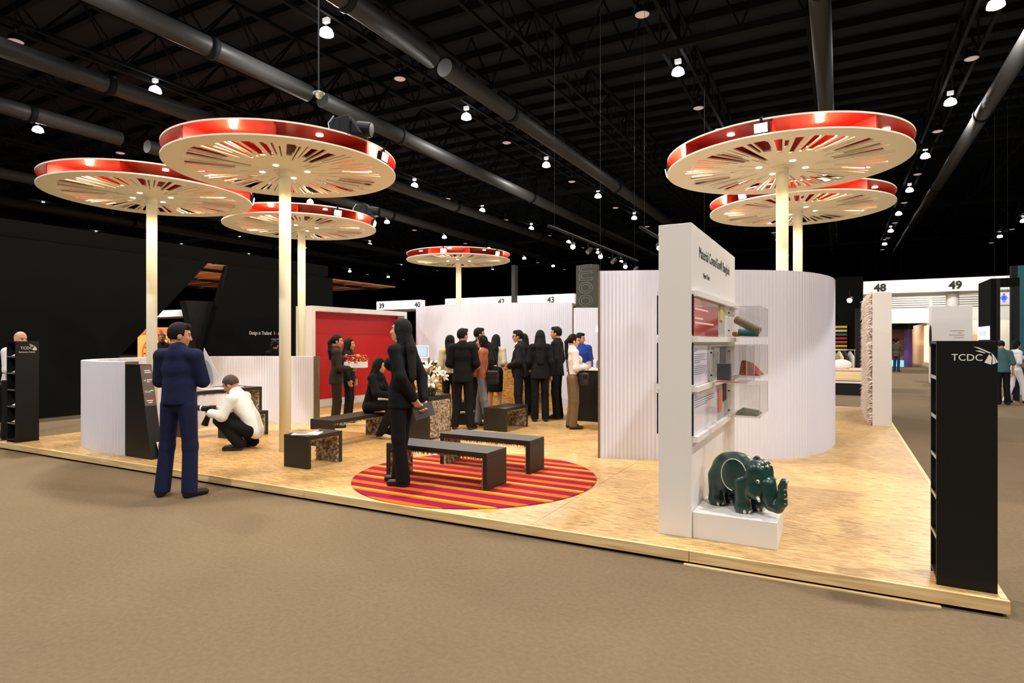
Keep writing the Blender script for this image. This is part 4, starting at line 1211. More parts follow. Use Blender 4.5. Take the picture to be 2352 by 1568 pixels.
# ---------------------------------------------------------------- shaggy white end wall at the right of the platform
gw = thing('shaggy_wall', 'white wall end with a shaggy fringed side at the right edge of the platform', 'wall panel', (0.5, 12.1, PZ))
bx(0, 0.285, 0, 3.1, 0, 2.30).build('wall_body', M_WHITEM, gw, bevel=0.003)
def fringe(parent):
    mb = MB(); r = random.Random(5)
    for _ in range(9000):
        y, z = r.uniform(0.0, 3.1), r.uniform(0.02, 2.3)
        L = r.uniform(0.05, 0.13)
        d = Vector((-r.uniform(0.5, 1), r.uniform(-0.8, 0.8), r.uniform(-0.9, 0.5))).normalized()
        p = Vector((0.002, y, z)); s = d.orthogonal().normalized() * 0.011
        tip = p + d * L + Vector((0, 0, -0.3 * L))
        mb.add([p - s, p + s, p + s * 0.7 + d * L * 0.6, p - s * 0.7 + d * L * 0.6, tip], [(0, 1, 2, 3), (3, 2, 4)])
    o = mb.build('fringe', mat('pinkish_white_fringe', rgb(226, 208, 196), 0.6, 0.3), parent)
    o['kind'] = 'stuff'
fringe(gw)

# ---------------------------------------------------------------- black partitions at left
XP = -14.1
def yz_slab(name, poly, x, t, m, parent=None):
    return MB().slab([(x, a, b) for a, b in poly], (-t, 0, 0)).build(name, m, parent)
tag(yz_slab('black_partition', [(-8, 0), (7.4, 0), (7.5, 1.12), (9.74, 3.57), (-8, 3.57)], XP, 0.2, M_BLACKW), 'huge black partition with a slanted end behind the leaflet stand at far left', 'partition')
p2 = thing('black_partition', 'black slanted partition lettered Design in Thailand left of the red wall', 'partition', (XP, 9.25, 0))
MB().slab([(0, 0, 0), (0, 4.75, 0), (0, 4.75, 3.55), (0, 1.05, 3.55)], (-0.2, 0, 0)).build('board', M_BLACKW, p2)
MB().slab([(-0.2, 0.0, 2.57), (-0.2, 0.9, 2.6), (-0.2, 0.6, 0.5), (-0.2, 0.5, 0.5)], (-0.25, 0.0, 0)).build('return_board', M_BLACK, p2)
t_ = text_mesh('lettering', 'Design in Thailand', 0.14, M_TXTW, p2, (0.003, 10.93 - 9.25, 1.74), FACE_POS_X, 0.001)
t_.scale = (0.72 / max(t_.dimensions.x, 0.01), 1, 1)
text_mesh('lettering', 'I', 0.14, M_TXTW, p2, (0.003, 11.74 - 9.25, 1.74), FACE_POS_X, 0.001)
text_mesh('lettering', 'n', 0.14, M_REDW, p2, (0.003, 11.8 - 9.25, 1.74), FACE_POS_X, 0.001)
t_ = text_mesh('lettering', 'nov', 0.14, M_TXTW, p2, (0.003, 11.89 - 9.25, 1.74), FACE_POS_X, 0.001)
t_ = text_mesh('small_lettering', 'The Innovative', 0.05, M_GREYP, p2, (0.003, 11.65 - 9.25, 1.6), FACE_POS_X, 0.001)
bpy.data.objects.remove(t_)
ln = bx(0.001, 0.002, 11.65 - 9.25, 12.1 - 9.25, 1.61, 1.625).build('small_print_line', M_GREYP, p2)
tag(bx(-14.6, -14.3, -8, 14.0, 3.62, 3.95).build('black_header', M_BLACKW), 'black header beam running over the partitions at left', 'beam')

# stand seen through the slanted opening: orange ornament wall, warm ceiling
M_ORNG = mat('orange_ornament_wall', rgb(240, 176, 96), 0.6)
M_ORND = mat('orange_ornament_dark', rgb(196, 112, 54), 0.6)
ow = thing('ornament_wall', 'orange wall with a carved wheel ornament seen through the slanted opening', 'wall panel', (-24.2, 16.2, 0), math.radians(28))
bx(-2.6, 2.6, 0, 0.15, 0, 2.15).build('board', M_ORNG, ow)
bx(-2.6, 2.6, -0.03, 0, 1.86, 2.12).build('frieze', M_ORND, ow)
for k in range(12):
    MB().tube((-2.4 + 0.42 * k, -0.045, 1.985), (-2.4 + 0.42 * k, -0.03, 1.985), 0.07, n=8).build('frieze_rosette', mat('ornament_brown', rgb(140, 72, 34), 0.6), ow)
for cx in (-1.55, 0.72):
    for r_ in (0.28, 0.46, 0.66, 0.82):
        pts = [(cx + r_ * math.cos(a * PI / 18), -0.03, 1.05 + r_ * math.sin(a * PI / 18)) for a in range(37)]
        MB().pipe(pts, 0.022, 5).build('wheel_ring', M_ORND, ow)
    sp_ = MB()
    for k in range(18):
        a = k * PI / 9
        sp_.ball((cx + 0.56 * math.cos(a), -0.03, 1.05 + 0.56 * math.sin(a)), 0.05, 6, 4).ball((cx + 0.37 * math.cos(a), -0.03, 1.05 + 0.37 * math.sin(a)), 0.03, 6, 4).ball((cx + 0.74 * math.cos(a), -0.03, 1.05 + 0.74 * math.sin(a)), 0.035, 6, 4)
    sp_.build('wheel_studs', MATS['ornament_brown'], ow)
light('AREA', 'ornament_wall_light', (-22.9, 13.6, 3.3), 130, (1, 0.72, 0.4), None, 0.5, (-0.5, 1.0, -0.75))
wc = thing('timber_ceiling', 'warm brown slatted ceiling seen through the slanted opening', 'ceiling panel', (-31, 23, 5.0))
M_BRN = mat('brown_timber', rgb(150, 84, 40), 0.6)
for k in range(9):
    bx(-5, 6, -7 + k * 1.6, -7 + k * 1.6 + 1.45, 0, 0.08).build('plank', M_BRN, wc)
for k in range(3):
    bx(-4.5 + 4.5 * k, -4.35 + 4.5 * k, -7, 7.2, -0.12, 0).build('joist', M_STEEL, wc)
light('AREA', 'timber_ceiling_light', (-29, 20, 2.6), 40, (1, 0.6, 0.3), None, 1.0, (0, 0, 1))

# ---------------------------------------------------------------- numbered white gate beams
GY = 34.5
def gate(label, x0, x1, nums, z0=3.9, z1=4.52, post=None):
    t = thing('gate_beam', label, 'beam', ((x0 + x1) / 2, GY, 0))
    a = (x1 - x0) / 2
    bx(-a, a, 0, 0.5, z0, z1).build('fascia', M_WHITE, t)
    bx(-a, a, 0.5, 3.0, z0, z0 + 0.12).build('soffit', M_WHITEM, t)
    for x, n in nums:
        o = text_mesh('number', n, 0.5, M_TXTK, t, (x - (x0 + x1) / 2, -0.003, z0 + 0.12), FACE_NEG_Y, 0.012, 'CENTER', bold=0.02)
    return t
gate('far white beam glimpsed through the slanted opening at left', -63, -49, ((-58.5, '31'),))
gate('white gate beam numbered 39 and 40 right above the red wall', -30.3, -26.2, ((-29.8, '39'), (-26.5, '40')))
gate('white gate beam numbered 42 over the curved wall', -24.1, -18.7, ((-19.6, '42'),))
gate('white gate beam numbered 43 left of the dark banner', -18.4, -14.4, ((-16.0, '43'),))
g5 = gate('white gate beam numbered 48 and 49 at right', 1.05, 9.5, ((1.75, '48'), (4.75, '49')))
for xx in (1.45, 4.72):
    c = MB().tube((0, 0, 0), (0, 0, 3.9), 0.26, n=20).build('gate_column', M_WHITE, loc=(xx, GY + 0.6, 0), smooth=False)
    tag(c, 'round white column under gate number %s' % ('48' if xx < 3 else '49'), 'column')
tag(bx(-18.68, -18.42, GY - 0.3, GY + 0.1, 0, 6.5).build('black_post', M_BLACK), 'thin black post between the beams numbered 42 and 43', 'post')
for (x, e_) in ((-58, 500), (-28.3, 260), (-21.4, 260), (-16.4, 220), (2.4, 45), (5.6, 45)):
    light('AREA', 'gate_fill_light', (x, GY - 2.6, 5.6), e_, (1, 0.96, 0.88), None, 0.4, (0, 1, -0.5))  # unseen lamps added to brighten the white gate beams

# corridor beyond gates 48 and 49
lv = thing('louvred_lintel', 'white lintel with louvres and downlights across the far corridor', 'lintel', (5, 42, 0))
bx(-7, 8, 0, 0.3, 2.62, 3.5).build('lower_band', M_WHITE, lv)
bx(-7, 8, 0.05, 0.3, 3.5, 4.7).build('upper_band', mat('grey_wall', rgb(190, 188, 182), 0.7), lv)
for x0 in (-5.5, -2.9, -0.3, 2.3):
    for k in range(6):
        bx(x0, x0 + 2.4, -0.06, 0.05, 3.56 + 0.13 * k, 3.62 + 0.13 * k).build('louvre_slat', M_WHITE, lv)
for x in (3.2, 4.3, 7.2):
    light('SPOT', 'lintel_downlight', (x, 41.7, 4.62), 40, (1, 0.8, 0.5), None, 0.05, (0, 0.12, -1), 1.0, 0.6)
light('AREA', 'corridor_fill_light', (4.2, 40.2, 4.3), 32, (1, 0.95, 0.85), None, 0.8, (0, 0.7, -1))  # this and the next are unseen lamps added to brighten the corridor
light('AREA', 'corridor_fill_light', (3.2, 47.5, 4.3), 110, (1, 0.9, 0.72), None, 0.8, (0, 0, -1))
cw = thing('corridor_wall', 'white corridor partition with a bright display niche behind the right stand', 'wall panel', (4.45, 37.4, 0))
bx(0, 0.25, 0, 13, 0, 2.62).build('board', M_WHITE, cw)
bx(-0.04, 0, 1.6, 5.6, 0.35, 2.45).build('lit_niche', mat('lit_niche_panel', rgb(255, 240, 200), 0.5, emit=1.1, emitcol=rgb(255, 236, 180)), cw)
bx(-0.02, 0, 0, 13, 0, 0.1).build('skirting', M_GREYP, cw)
wp2 = thing('white_booth_panel', 'white booth panel standing behind the right black stand', 'wall panel', (2.97, 26.7, 0))
bx(0, 1.2, 0, 0.8, 0, 2.84).build('board', M_WHITE, wp2)
ln = MB()
for k, (x, L) in enumerate(((0.55, 0.42), (0.78, 0.12), (0.52, 0.45), (0.66, 0.3))):
    ln.box(x, x + L, -0.003, 0, 1.93 - 0.08 * k, 1.955 - 0.08 * k)
ln.build('small_print', M_GREYP, wp2)
fb_ = thing('far_booth_wall', 'cream lit booth wall seen between the white panel and the black portal', 'wall panel', (4.75, 37.9, 0))
bx(0, 7.0, 0, 0.15, 0, 2.62).build('board', M_WHITE, fb_)
bx(0.5, 2.2, -0.03, 0, 0.2, 1.9).build('tan_panel', mat('tan_booth_panel', rgb(226, 190, 140), 0.6), fb_)
light('AREA', 'far_booth_fill_light', (6.5, 36.0, 3.4), 60, (1, 0.9, 0.72), None, 0.4, (0, 1, -0.9))  # unseen lamp added to light up this wall
M_DKP = mat('dark_plum', rgb(40, 30, 44), 0.6)
for i, (x, y, z, s) in enumerate(((2.94, 26.85, 1.75, 0.42), (4.4, 38.6, 1.85, 0.55), (4.4, 40.4, 1.75, 0.6))):
    o = MB().ball((0, 0, 0), (0.03, 0.17, s), 12, 8).build('dark_wall_ornament', M_DKP, loc=(x, y, z), smooth=True)
    tag(o, ('dark leaf shaped ornament on the side of the white booth panel', 'dark leaf shaped ornament on the corridor wall, nearer one', 'dark leaf shaped ornament on the corridor wall, farther one')[i], 'ornament')
kiosk = thing('purple_kiosk', 'purple kiosk with rows of dark bottles at the end of the corridor', 'kiosk', (2.75, 44.0, 0), math.radians(-35))
bx(-0.75, -0.55, 0, 0.5, 0, 2.3).build('side_panel', mat('purple_panel', rgb(92, 60, 128), 0.5), kiosk)
bx(0.85, 1.05, 0, 0.5, 0, 2.3).build('side_panel', MATS['purple_panel'], kiosk)
bx(-0.55, 0.85, 0.2, 0.5, 0.4, 2.3).build('back_panel', mat('rosewood', rgb(128, 76, 60), 0.6), kiosk)
bx(-0.8, 1.1, -0.1, 0.5, 2.3, 2.9).build('black_header', M_BLACK, kiosk)
bx(-0.55, 0.85, 0.1, 0.3, 0.0, 0.4).build('lit_base', mat('blue_lit_base', rgb(120, 210, 235), 0.4, emit=0.7, emitcol=rgb(110, 200, 235)), kiosk)
for r_ in range(4):
    for k in range(4):
        MB().ball((-0.3 + 0.22 * k, 0.16, 0.75 + 0.3 * r_), (0.07, 0.04, 0.09), 8, 5).build('bottle', M_BLACK, kiosk, smooth=True)
ob = thing('orange_room', 'orange lit booth wall far down the corridor beside the purple kiosk', 'wall panel', (1.2, 50, 0))
bx(-3, 3, 0, 0.2, 0, 2.7).build('board', mat('orange_wall_glow', rgb(246, 176, 96), 0.6, emit=0.25, emitcol=rgb(246, 160, 80)), ob)  # board emission stands in for the booth's lighting
for i, (x, z) in enumerate(((0.2, 1.75), (1.0, 1.55), (1.75, 1.95), (2.5, 1.5))):
    o = MB().ball((0, 0, 0), (0.34, 0.34, 0.26), 14, 8).build('lantern', mat('lantern_glow', rgb(255, 214, 130), 0.5, emit=2.2, emitcol=rgb(255, 200, 110)), loc=(1.2 + x, 48.6, z), smooth=True)
    MB().tube((0, 0, 0.25), (0, 0, 15.15 - z), 0.004, n=5).build('cord', M_BLACK, o)
    tag(o, 'glowing paper lantern in the orange booth', 'lantern', 'paper lanterns')

# black portal with a lit sign, mural, restroom sign
bp_ = thing('black_portal', 'black portal frame behind the right black stand', 'portal', (3.53, 20.1, 0))
bx(0, 0.12, 0, 1.6, 0, 3.22).build('side_board', M_BLACKW, bp_)
bx(0.12, 0.2, 0, 0.3, 0, 3.22).build('inner_post', M_BLACK, bp_)
bx(0.2, 0.6, 0, 0.3, 3.0, 3.22).build('lintel_board', M_BLACKW, bp_)
bx(0.52, 0.6, 0.0, 0.3, 0, 3.0).build('far_board', M_BLACK, bp_)
sg = thing('lit_sign', 'glowing white square sign on the black portal', 'sign', (3.526, 20.2, 1.6))
bx(-0.03, 0, 0, 1.4, 0, 0.36).build('light_box', mat('sign_white', rgb(250, 252, 255), 0.4, emit=2.0, emitcol=(0.95, 0.98, 1, 1)), sg)
for k in range(5): bx(-0.033, -0.03, 0.3 + 0.18 * k, 0.4 + 0.18 * k, 0.1, 0.24).build('letter', mat('pale_grey_letters', rgb(200, 206, 214), 0.5), sg)
rs = thing('restroom_sign', 'grey restroom sign with a blue woman pictogram behind the black portal', 'sign', (5.42, 29.0, 2.99)); rs.scale = (0.72,) * 3
bx(-0.45, 0.4, 0, 0.06, 0, 0.6).build('board', mat('sign_grey', rgb(206, 208, 216), 0.5, emit=0.35, emitcol=rgb(206, 208, 216)), rs)
M_BLUE = mat('sign_blue', rgb(60, 84, 230), 0.5, emit=0.4, emitcol=rgb(60, 84, 230))
pic = MB()
pic.tube((0.1, -0.006, 0.49), (0.1, 0, 0.49), 0.05, n=12)
pic.slab([(0.05, -0.006, 0.42), (0.15, -0.006, 0.42), (0.22, -0.006, 0.2), (-0.02, -0.006, 0.2)], (0, 0.006, 0))
for s in (-1, 1):
    pic.slab([(0.1 + s * 0.05, -0.006, 0.42), (0.1 + s * 0.08, -0.006, 0.42), (0.1 + s * 0.17, -0.006, 0.27), (0.1 + s * 0.13, -0.006, 0.26)][::s], (0, 0.006, 0))
    pic.box(0.1 + s * 0.035 - 0.02, 0.1 + s * 0.035 + 0.02, -0.006, 0, 0.06, 0.2)
pic.build('woman_pictogram', M_BLUE, rs)
bx(-0.22, -0.2, -0.004, 0, 0.08, 0.52).build('divider', M_BLUE, rs)
for x in (-0.3, 0.25): MB().tube((x, 0.03, 0.6), (x, 0.03, 16.9), 0.005, n=5).build('drop_wire', M_BLACK, rs)
def mural_mat():
    m = bpy.data.materials.new('teal_mural_print'); m.use_nodes = True
    nt = m.node_tree; b = nt.nodes['Principled BSDF']
    tc = nt.nodes.new('ShaderNodeTexCoord'); sp = nt.nodes.new('ShaderNodeSeparateXYZ'); nt.links.new(tc.outputs['Object'], sp.inputs[0])
    rp = nt.nodes.new('ShaderNodeValToRGB'); e = rp.color_ramp.elements
    e[0].position = 0.28; e[0].color = rgb(18, 64, 36); e[1].position = 0.36; e[1].color = rgb(40, 118, 142)
    q = e.new(0.9); q.color = rgb(28, 104, 110)
    mr = nt.nodes.new('ShaderNodeMapRange'); mr.inputs['From Min'].default_value = 0; mr.inputs['From Max'].default_value = 3.3
    n = nt.nodes.new('ShaderNodeTexNoise'); n.inputs['Scale'].default_value = 9
    nt.links.new(tc.outputs['Object'], n.inputs['Vector'])
    ad = nt.nodes.new('ShaderNodeMath'); ad.operation = 'MULTIPLY_ADD'; ad.inputs[1].default_value = 0.35; 
    nt.links.new(n.outputs['Fac'], ad.inputs[0]); nt.links.new(sp.outputs[2], ad.inputs[2])
    nt.links.new(ad.outputs[0], mr.inputs['Value']); nt.links.new(mr.outputs[0], rp.inputs[0]); nt.links.new(rp.outputs[0], b.inputs['Base Color'])
    b.inputs['Roughness'].default_value = 0.5
    return m
mu = thing('mural_panel', 'teal and green printed mural panel at the right edge', 'wall panel', (4.56, 22.4, 0))
bx(0, 2.2, 0, 0.15, 0.25, 3.76).build('print', mural_mat(), mu)
bx(-0.15, 0, 0, 0.2, 0.0, 3.76).build('edge_post', M_BLACK, mu)
bx(0, 2.2, 0, 0.2, 0.0, 0.25).build('base', M_WHITEM, mu)

# ---------------------------------------------------------------- bedding booth at right
bb = thing('bed_platform', 'black display platform with a white edge under the bed at right', 'platform', (-1.4, 19.9, 0))
bx(0, 2.4, 0, 2.0, 0, 0.345).build('base', M_BLACK, bb)
bx(-0.02, 2.42, -0.03, 2.02, 0.345, 0.385).build('white_edge', M_WHITE, bb)
bed = thing('display_bed', 'beige quilted bed on the black display platform', 'bed', (-1.2, 20.05, 0.386))
bx(0, 2.0, 0, 1.6, 0, 0.30).build('mattress', mat('beige_bedding', rgb(226, 200, 150), 0.8, bump=0.3, bscale=14), bed, bevel=0.1)
bx(-0.01, 2.01, 0.05, 1.65, 0.28, 0.34).build('quilt', mat('patterned_quilt', rgb(198, 160, 146), 0.8, noise=0.5, nscale=14), bed, bevel=0.025)
for i, (x, r) in enumerate(((0.72, 0.1), (1.25, -0.12))):
    o = MB().ball((0, 0, 0), (0.29, 0.12, 0.17), 14, 8).build('pillow', mat('pillow_white', rgb(240, 226, 214), 0.8), loc=(-1.2 + x, 20.75, 0.386 + 0.46), smooth=True)
    o.rotation_euler = (-0.35, 0, r)
    tag(o, 'white pillow propped on the beige bed, %s one' % ('left' if i == 0 else 'right'), 'pillow')
fw = thing('black_booth_wall', 'black back wall of the bedding booth', 'wall panel', (-2.6, 23.4, 0))
bx(0, 3.3, 0, 0.15, 0, 3.75).build('board', M_BLACKW, fw)
bx(3.05, 3.2, -1.4, 0, 0, 2.6).build('side_board', M_BLACK, fw)
COLS = [(206, 52, 40), (214, 120, 40), (220, 172, 60), (120, 128, 70), (70, 98, 92), (150, 90, 60), (190, 190, 150), (176, 36, 44)]
rc = random.Random(8)
rolls = [MB().tube((-0.2, 0, 0), (0.2, 0, 0), 0.045, n=10).mesh('fabric_roll') for _ in COLS]
for q, c in zip(rolls, COLS): q.materials.append(mat('fabric_%d_%d_%d' % c, rgb(*c), 0.8, noise=0.4, nscale=30))
for r_ in range(9):
    for k in range(5):
        o = bpy.data.objects.new('fabric_roll', rolls[(k * 2 + r_ * 3 + rc.randrange(3)) % 8 if k != 3 else (0, 7, 1)[r_ % 3]]); COL.objects.link(o)
        o.location = (-1.65 + 0.42 * k, 23.33, 1.0 + 0.13 * r_)
        tag(o, 'rolled coloured fabric in the stack of rolls behind the bed', 'fabric roll', 'fabric rolls behind the bed')
rk = thing('clothes_rail', 'chrome clothes rail behind the beige bed', 'clothes rail', (-1.3, 22.0, 0))
MB().tube((0, 0, 1.28), (1.75, 0, 1.28), 0.015, n=8).build('rail', M_METAL, rk)
for x in (0.02, 1.73): MB().tube((x, 0, 0), (x, 0, 1.28), 0.015, n=8).build('post', M_METAL, rk)
GC = [(150, 140, 104), (226, 206, 160), (40, 40, 44), (206, 200, 190), (60, 58, 62), (120, 60, 62), (150, 82, 72)]
for k in range(11):
    o = MB().slab([(-0.02, -0.2, 0.45), (-0.02, 0.2, 0.45), (-0.02, 0.24, 1.05), (-0.02, 0.03, 1.24), (-0.02, -0.03, 1.24), (-0.02, -0.24, 1.05)], (0.04, 0, 0)).build('hanging_garment', mat('garment_%d' % (k % 7), rgb(*GC[k % 7]), 0.85), loc=(-1.2 + 0.15 * k, 22.0, 0), bevel=0.015)
    o.rotation_euler = (0, 0, 0.5)
    tag(o, 'coat hanging on the clothes rail behind the bed', 'coat', 'coats on the clothes rail')
light('SPOT', 'bed_spot', (-0.2, 19.2, 3.4), 90, (1, 0.85, 0.62), None, 0.06, (-0.15, 1, -1.2), 1.3, 0.6)
light('SPOT', 'rolls_spot', (-0.6, 21.5, 3.4), 60, (1, 0.85, 0.62), None, 0.06, (0, 1, -1.0), 1.3, 0.6)
def track_spot(label, x, y, z, aim, lit=True, s=1.0, group=None):
    t = thing('track_spot', label, 'lamp', (x, y, z), 0, group)
    a = Vector(aim).normalized()
    MB().tube(tuple(-a * 0.16 * s), tuple(a * 0.02 * s), 0.06 * s, 0.075 * s, 14).build('can', M_BLACK, t)
    MB().tube(tuple(a * 0.02 * s), tuple(a * 0.03 * s), 0.066 * s, n=14).build('lens', M_LAMPON if lit else M_METAL, t)
    MB().tube((0, 0, 0.0), (0, 0, 0.28 * s), 0.012 * s, n=6).build('stem', M_BLACK, t)
    return t
for lab_, x, y, z, a_ in (('bright spot lamp over the bed beside the shaggy wall', 0.28, 21.2, 2.82, (-0.25, -0.9, -0.35)), ('bright spot lamp in front of the black booth wall', -0.25, 22.8, 2.66, (0.1, -0.9, -0.3))):
    q_ = track_spot(lab_, x, y, z, a_, s=1.1)
    MB().tube((0, 0, 0.3), (0, 23.4 - y, 0.3), 0.014, n=6).build('arm', M_BLACK, q_)

# ---------------------------------------------------------------- dark banner tower, light bars behind the tall wall
bt = thing('banner_tower', 'dark banner tower with outlined vertical letters between the pleated walls', 'banner', (-6.95, 16.9, 0))
MB().box(-0.05, 0.62, 0, 0.2, 0, 3.85).build('board', mat('charcoal_banner', rgb(62, 62, 56), 0.7), bt)
text_mesh('outlined_letters', 'oom', 0.92, mat('outline_grey', rgb(150, 148, 138), 0.6), bt, (0.47, -0.006, 2.58), (PI / 2, -PI / 2, 0), 0, 'LEFT', 0.007).scale = (0.76, 1, 1)
M_CHAND = mat('chandelier_glow', rgb(255, 240, 200), 0.4, emit=4.0, emitcol=(1, 0.9, 0.65, 1))
ch = thing('pendant_cluster', 'small glowing pendant cluster beside the felt wall end', 'lamp', (-4.86, 13.2, 1.78))
for (x, z, h_) in ((-0.09, 0.0, 0.16), (0.0, 0.06, 0.28), (0.08, 0.1, 0.3), (0.04, 0.0, 0.1)):
    MB().tube((x, 0, z), (x, 0, z + h_), 0.04, 0.006, 8).build('glass_shade', M_CHAND, ch)
MB().tube((0, 0, 0.3), (0, 0, 13.42), 0.004, n=5).build('cord', M_BLACK, ch)
for i, (x, y0, y1, z) in enumerate(((-7.4, 15.8, 24.5, 4.9), (-4.9, 16.5, 26.0, 4.75))):
    o = thing('light_bar', ('dark light bar above the banner tower', 'dark light bar behind the tall pleated wall')[i], 'light bar', (x, y0, z))
    MB().tube((0, 0, 0), (0, y1 - y0, 0), 0.05, n=8).build('pipe', M_STEEL, o)
    for yy in (0.4, y1 - y0 - 0.4): MB().tube((0, yy, 0), (0, yy, 15.19 - z), 0.005, n=5).build('drop_wire', M_BLACK, o)
k = 0
for (x, y, z, lit) in ((-7.4, 17.6, 4.55, True), (-7.4, 18.9, 4.55, False), (-7.4, 20.1, 4.55, True), (-7.4, 21.4, 4.5, False), (-7.4, 22.9, 4.5, True), (-7.4, 24.2, 4.5, False),
                       (-4.9, 18.5, 4.45, True), (-4.9, 20.0, 4.4, True), (-4.9, 21.2, 4.4, True), (-4.9, 22.6, 4.4, False), (-4.9, 24.0, 4.35, True)):
    track_spot('black spot lamp on the light bars behind the tall pleated wall', x, y, z, (0.3 * (-1) ** k, -0.7, -0.6), lit, 1.15, 'spot lamps on the light bars'); k += 1
# ---------------------------------------------------------------- people
M_SKIN = mat('skin_tan', rgb(196, 142, 108), 0.5, 0.35)
M_SKIN2 = mat('skin_fair', rgb(218, 168, 138), 0.5, 0.35)
M_HAIR = mat('black_hair', rgb(14, 12, 11), 0.65, 0.18, bump=0.5, bscale=90)
M_GREYHAIR = mat('greying_hair', rgb(62, 52, 44), 0.6, 0.4, noise=0.5, nscale=60)
M_EYE = mat('dark_eye', rgb(22, 16, 14), 0.3)
M_LIP = mat('lips', rgb(160, 84, 76), 0.45)
def cloth(name, c, bump=0.25, bscale=16, rough=0.85):
    return mat(name, rgb(*c), rough, 0.2, bump=bump, bscale=bscale)
C_NAVY = cloth('navy_uniform_cloth', (24, 28, 58), 0.35, 12)
C_BLK = cloth('black_suiting', (15, 15, 16), 0.25, 14)
C_CHAR = cloth('charcoal_suiting', (28, 27, 27), 0.25, 14)
C_BRN = cloth('dark_brown_suiting', (42, 35, 30), 0.3, 14)
C_WSHIRT = cloth('white_shirt', (226, 228, 222), 0.45, 11)
C_PINK = cloth('pale_pink_blouse', (232, 214, 212), 0.45, 12)
C_BEIGE = cloth('beige_jacket', (196, 184, 150), 0.4, 12)
C_KHAKI = cloth('brown_trousers', (116, 92, 66), 0.4, 10)
C_GREYP = cloth('grey_trousers', (120, 122, 126), 0.45, 10)
C_ORANGE = mat('patterned_orange_jacket', rgb(158, 92, 66), 0.85, 0.2, noise=0.45, nscale=9, bump=0.3, bscale=12)
C_BLUE = cloth('blue_shirt', (36, 62, 140), 0.3, 12)
C_TEAL = cloth('teal_shirt', (64, 98, 100), 0.3, 12)
C_WHITE = cloth('white_cotton', (236, 234, 236), 0.35, 12)
C_OLIVE = cloth('olive_jacket', (84, 74, 58), 0.3, 12)
C_DENIM = cloth('dark_denim', (42, 52, 84), 0.3, 14)
C_SHOE = mat('black_shoe_leather', rgb(20, 19, 19), 0.35, 0.5)
C_HEEL = mat('beige_shoe_leather', rgb(196, 164, 134), 0.45, 0.4)

def vadd(a, b): return (a[0] + b[0], a[1] + b[1], a[2] + b[2])
def vmul(a, s): return (a[0] * s, a[1] * s, a[2] * s)
FWD = (1.0, 0.0, 0.0)

def joints(sex='m', lean=0.0, **ov):
    """standing figure 1.70 m tall, facing +X, left side +Y"""
    f = sex == 'f'
    sw = 0.158 if f else 0.182
    J = dict(pelvis=(0, 0, 0.93), waist=(0.005, 0, 1.09), chest=(0.005, 0, 1.27), neck=(-0.012, 0, 1.43), head=(0.018, 0, 1.588),
             shL=(-0.005, sw, 1.385), shR=(-0.005, -sw, 1.385), elL=(-0.035, sw + 0.05, 1.11), elR=(-0.035, -sw - 0.05, 1.11),
             wrL=(0.05, sw + 0.06, 0.875), wrR=(0.05, -sw - 0.06, 0.875),
             hipL=(0, 0.088, 0.90), hipR=(0, -0.088, 0.90), knL=(0.015, 0.095, 0.49), knR=(0.015, -0.095, 0.49),
             anL=(-0.025, 0.1, 0.085), anR=(-0.025, -0.1, 0.085), toL=(0.125, 0.125, 0.028), toR=(0.125, -0.125, 0.028))
    if lean:
        for k in ('waist', 'chest', 'neck', 'head', 'shL', 'shR', 'elL', 'elR', 'wrL', 'wrR'):
            x, y, z = J[k]; J[k] = (x + lean * (z - 0.93), y, z)
    J.update(ov)
    return J

def hand_prims(wr, el, side, curl=0.6, palm=None):
    w_ = np.array(wr); d = w_ - np.array(el); d = d / (np.linalg.norm(d) + 1e-9)
    if palm is None: palm = (0.0, -1.0 if side == 'L' else 1.0, 0.0)
    pn = np.array(palm, float); pn = pn - d * (pn @ d); pn /= (np.linalg.norm(pn) + 1e-9)
    s = np.cross(d, pn); s /= (np.linalg.norm(s) + 1e-9)            # across the knuckles
    if s[0] < 0: s = -s                                              # thumb side forward
    P = []
    for k, o in enumerate((0.030, 0.010, -0.010, -0.029)):
        a = w_ + d * 0.012 + s * o * 0.7; b = w_ + d * 0.088 + s * o
        P.append(('c', a, b, 0.0155, 0.0115))
        L = (0.040, 0.045, 0.041, 0.032)[k]
        c = b + (d * math.cos(curl * 0.6) + pn * math.sin(curl * 0.6)) * L
        e = c + (d * math.cos(curl * 1.6) + pn * math.sin(curl * 1.6)) * L * 0.9
        P += [('c', b, c, 0.0098, 0.0088), ('c', c, e, 0.0088, 0.0072)]
    a = w_ + d * 0.03 + s * 0.026; b = a + (d * 0.6 + s * 0.75 + pn * 0.3) * 0.036; c = b + (d * 0.85 + s * 0.25 + pn * 0.45) * 0.032
    P += [('c', a, b, 0.013, 0.0105), ('c', b, c, 0.0105, 0.0085)]
    return P

def head_frame(J, yaw, pitch):
    R = Matrix.Rotation(yaw, 3, 'Z') @ Matrix.Rotation(pitch, 3, 'Y')
    A = np.array(R)                        # local -> body
    c = np.array(J['head'])
    return A, c

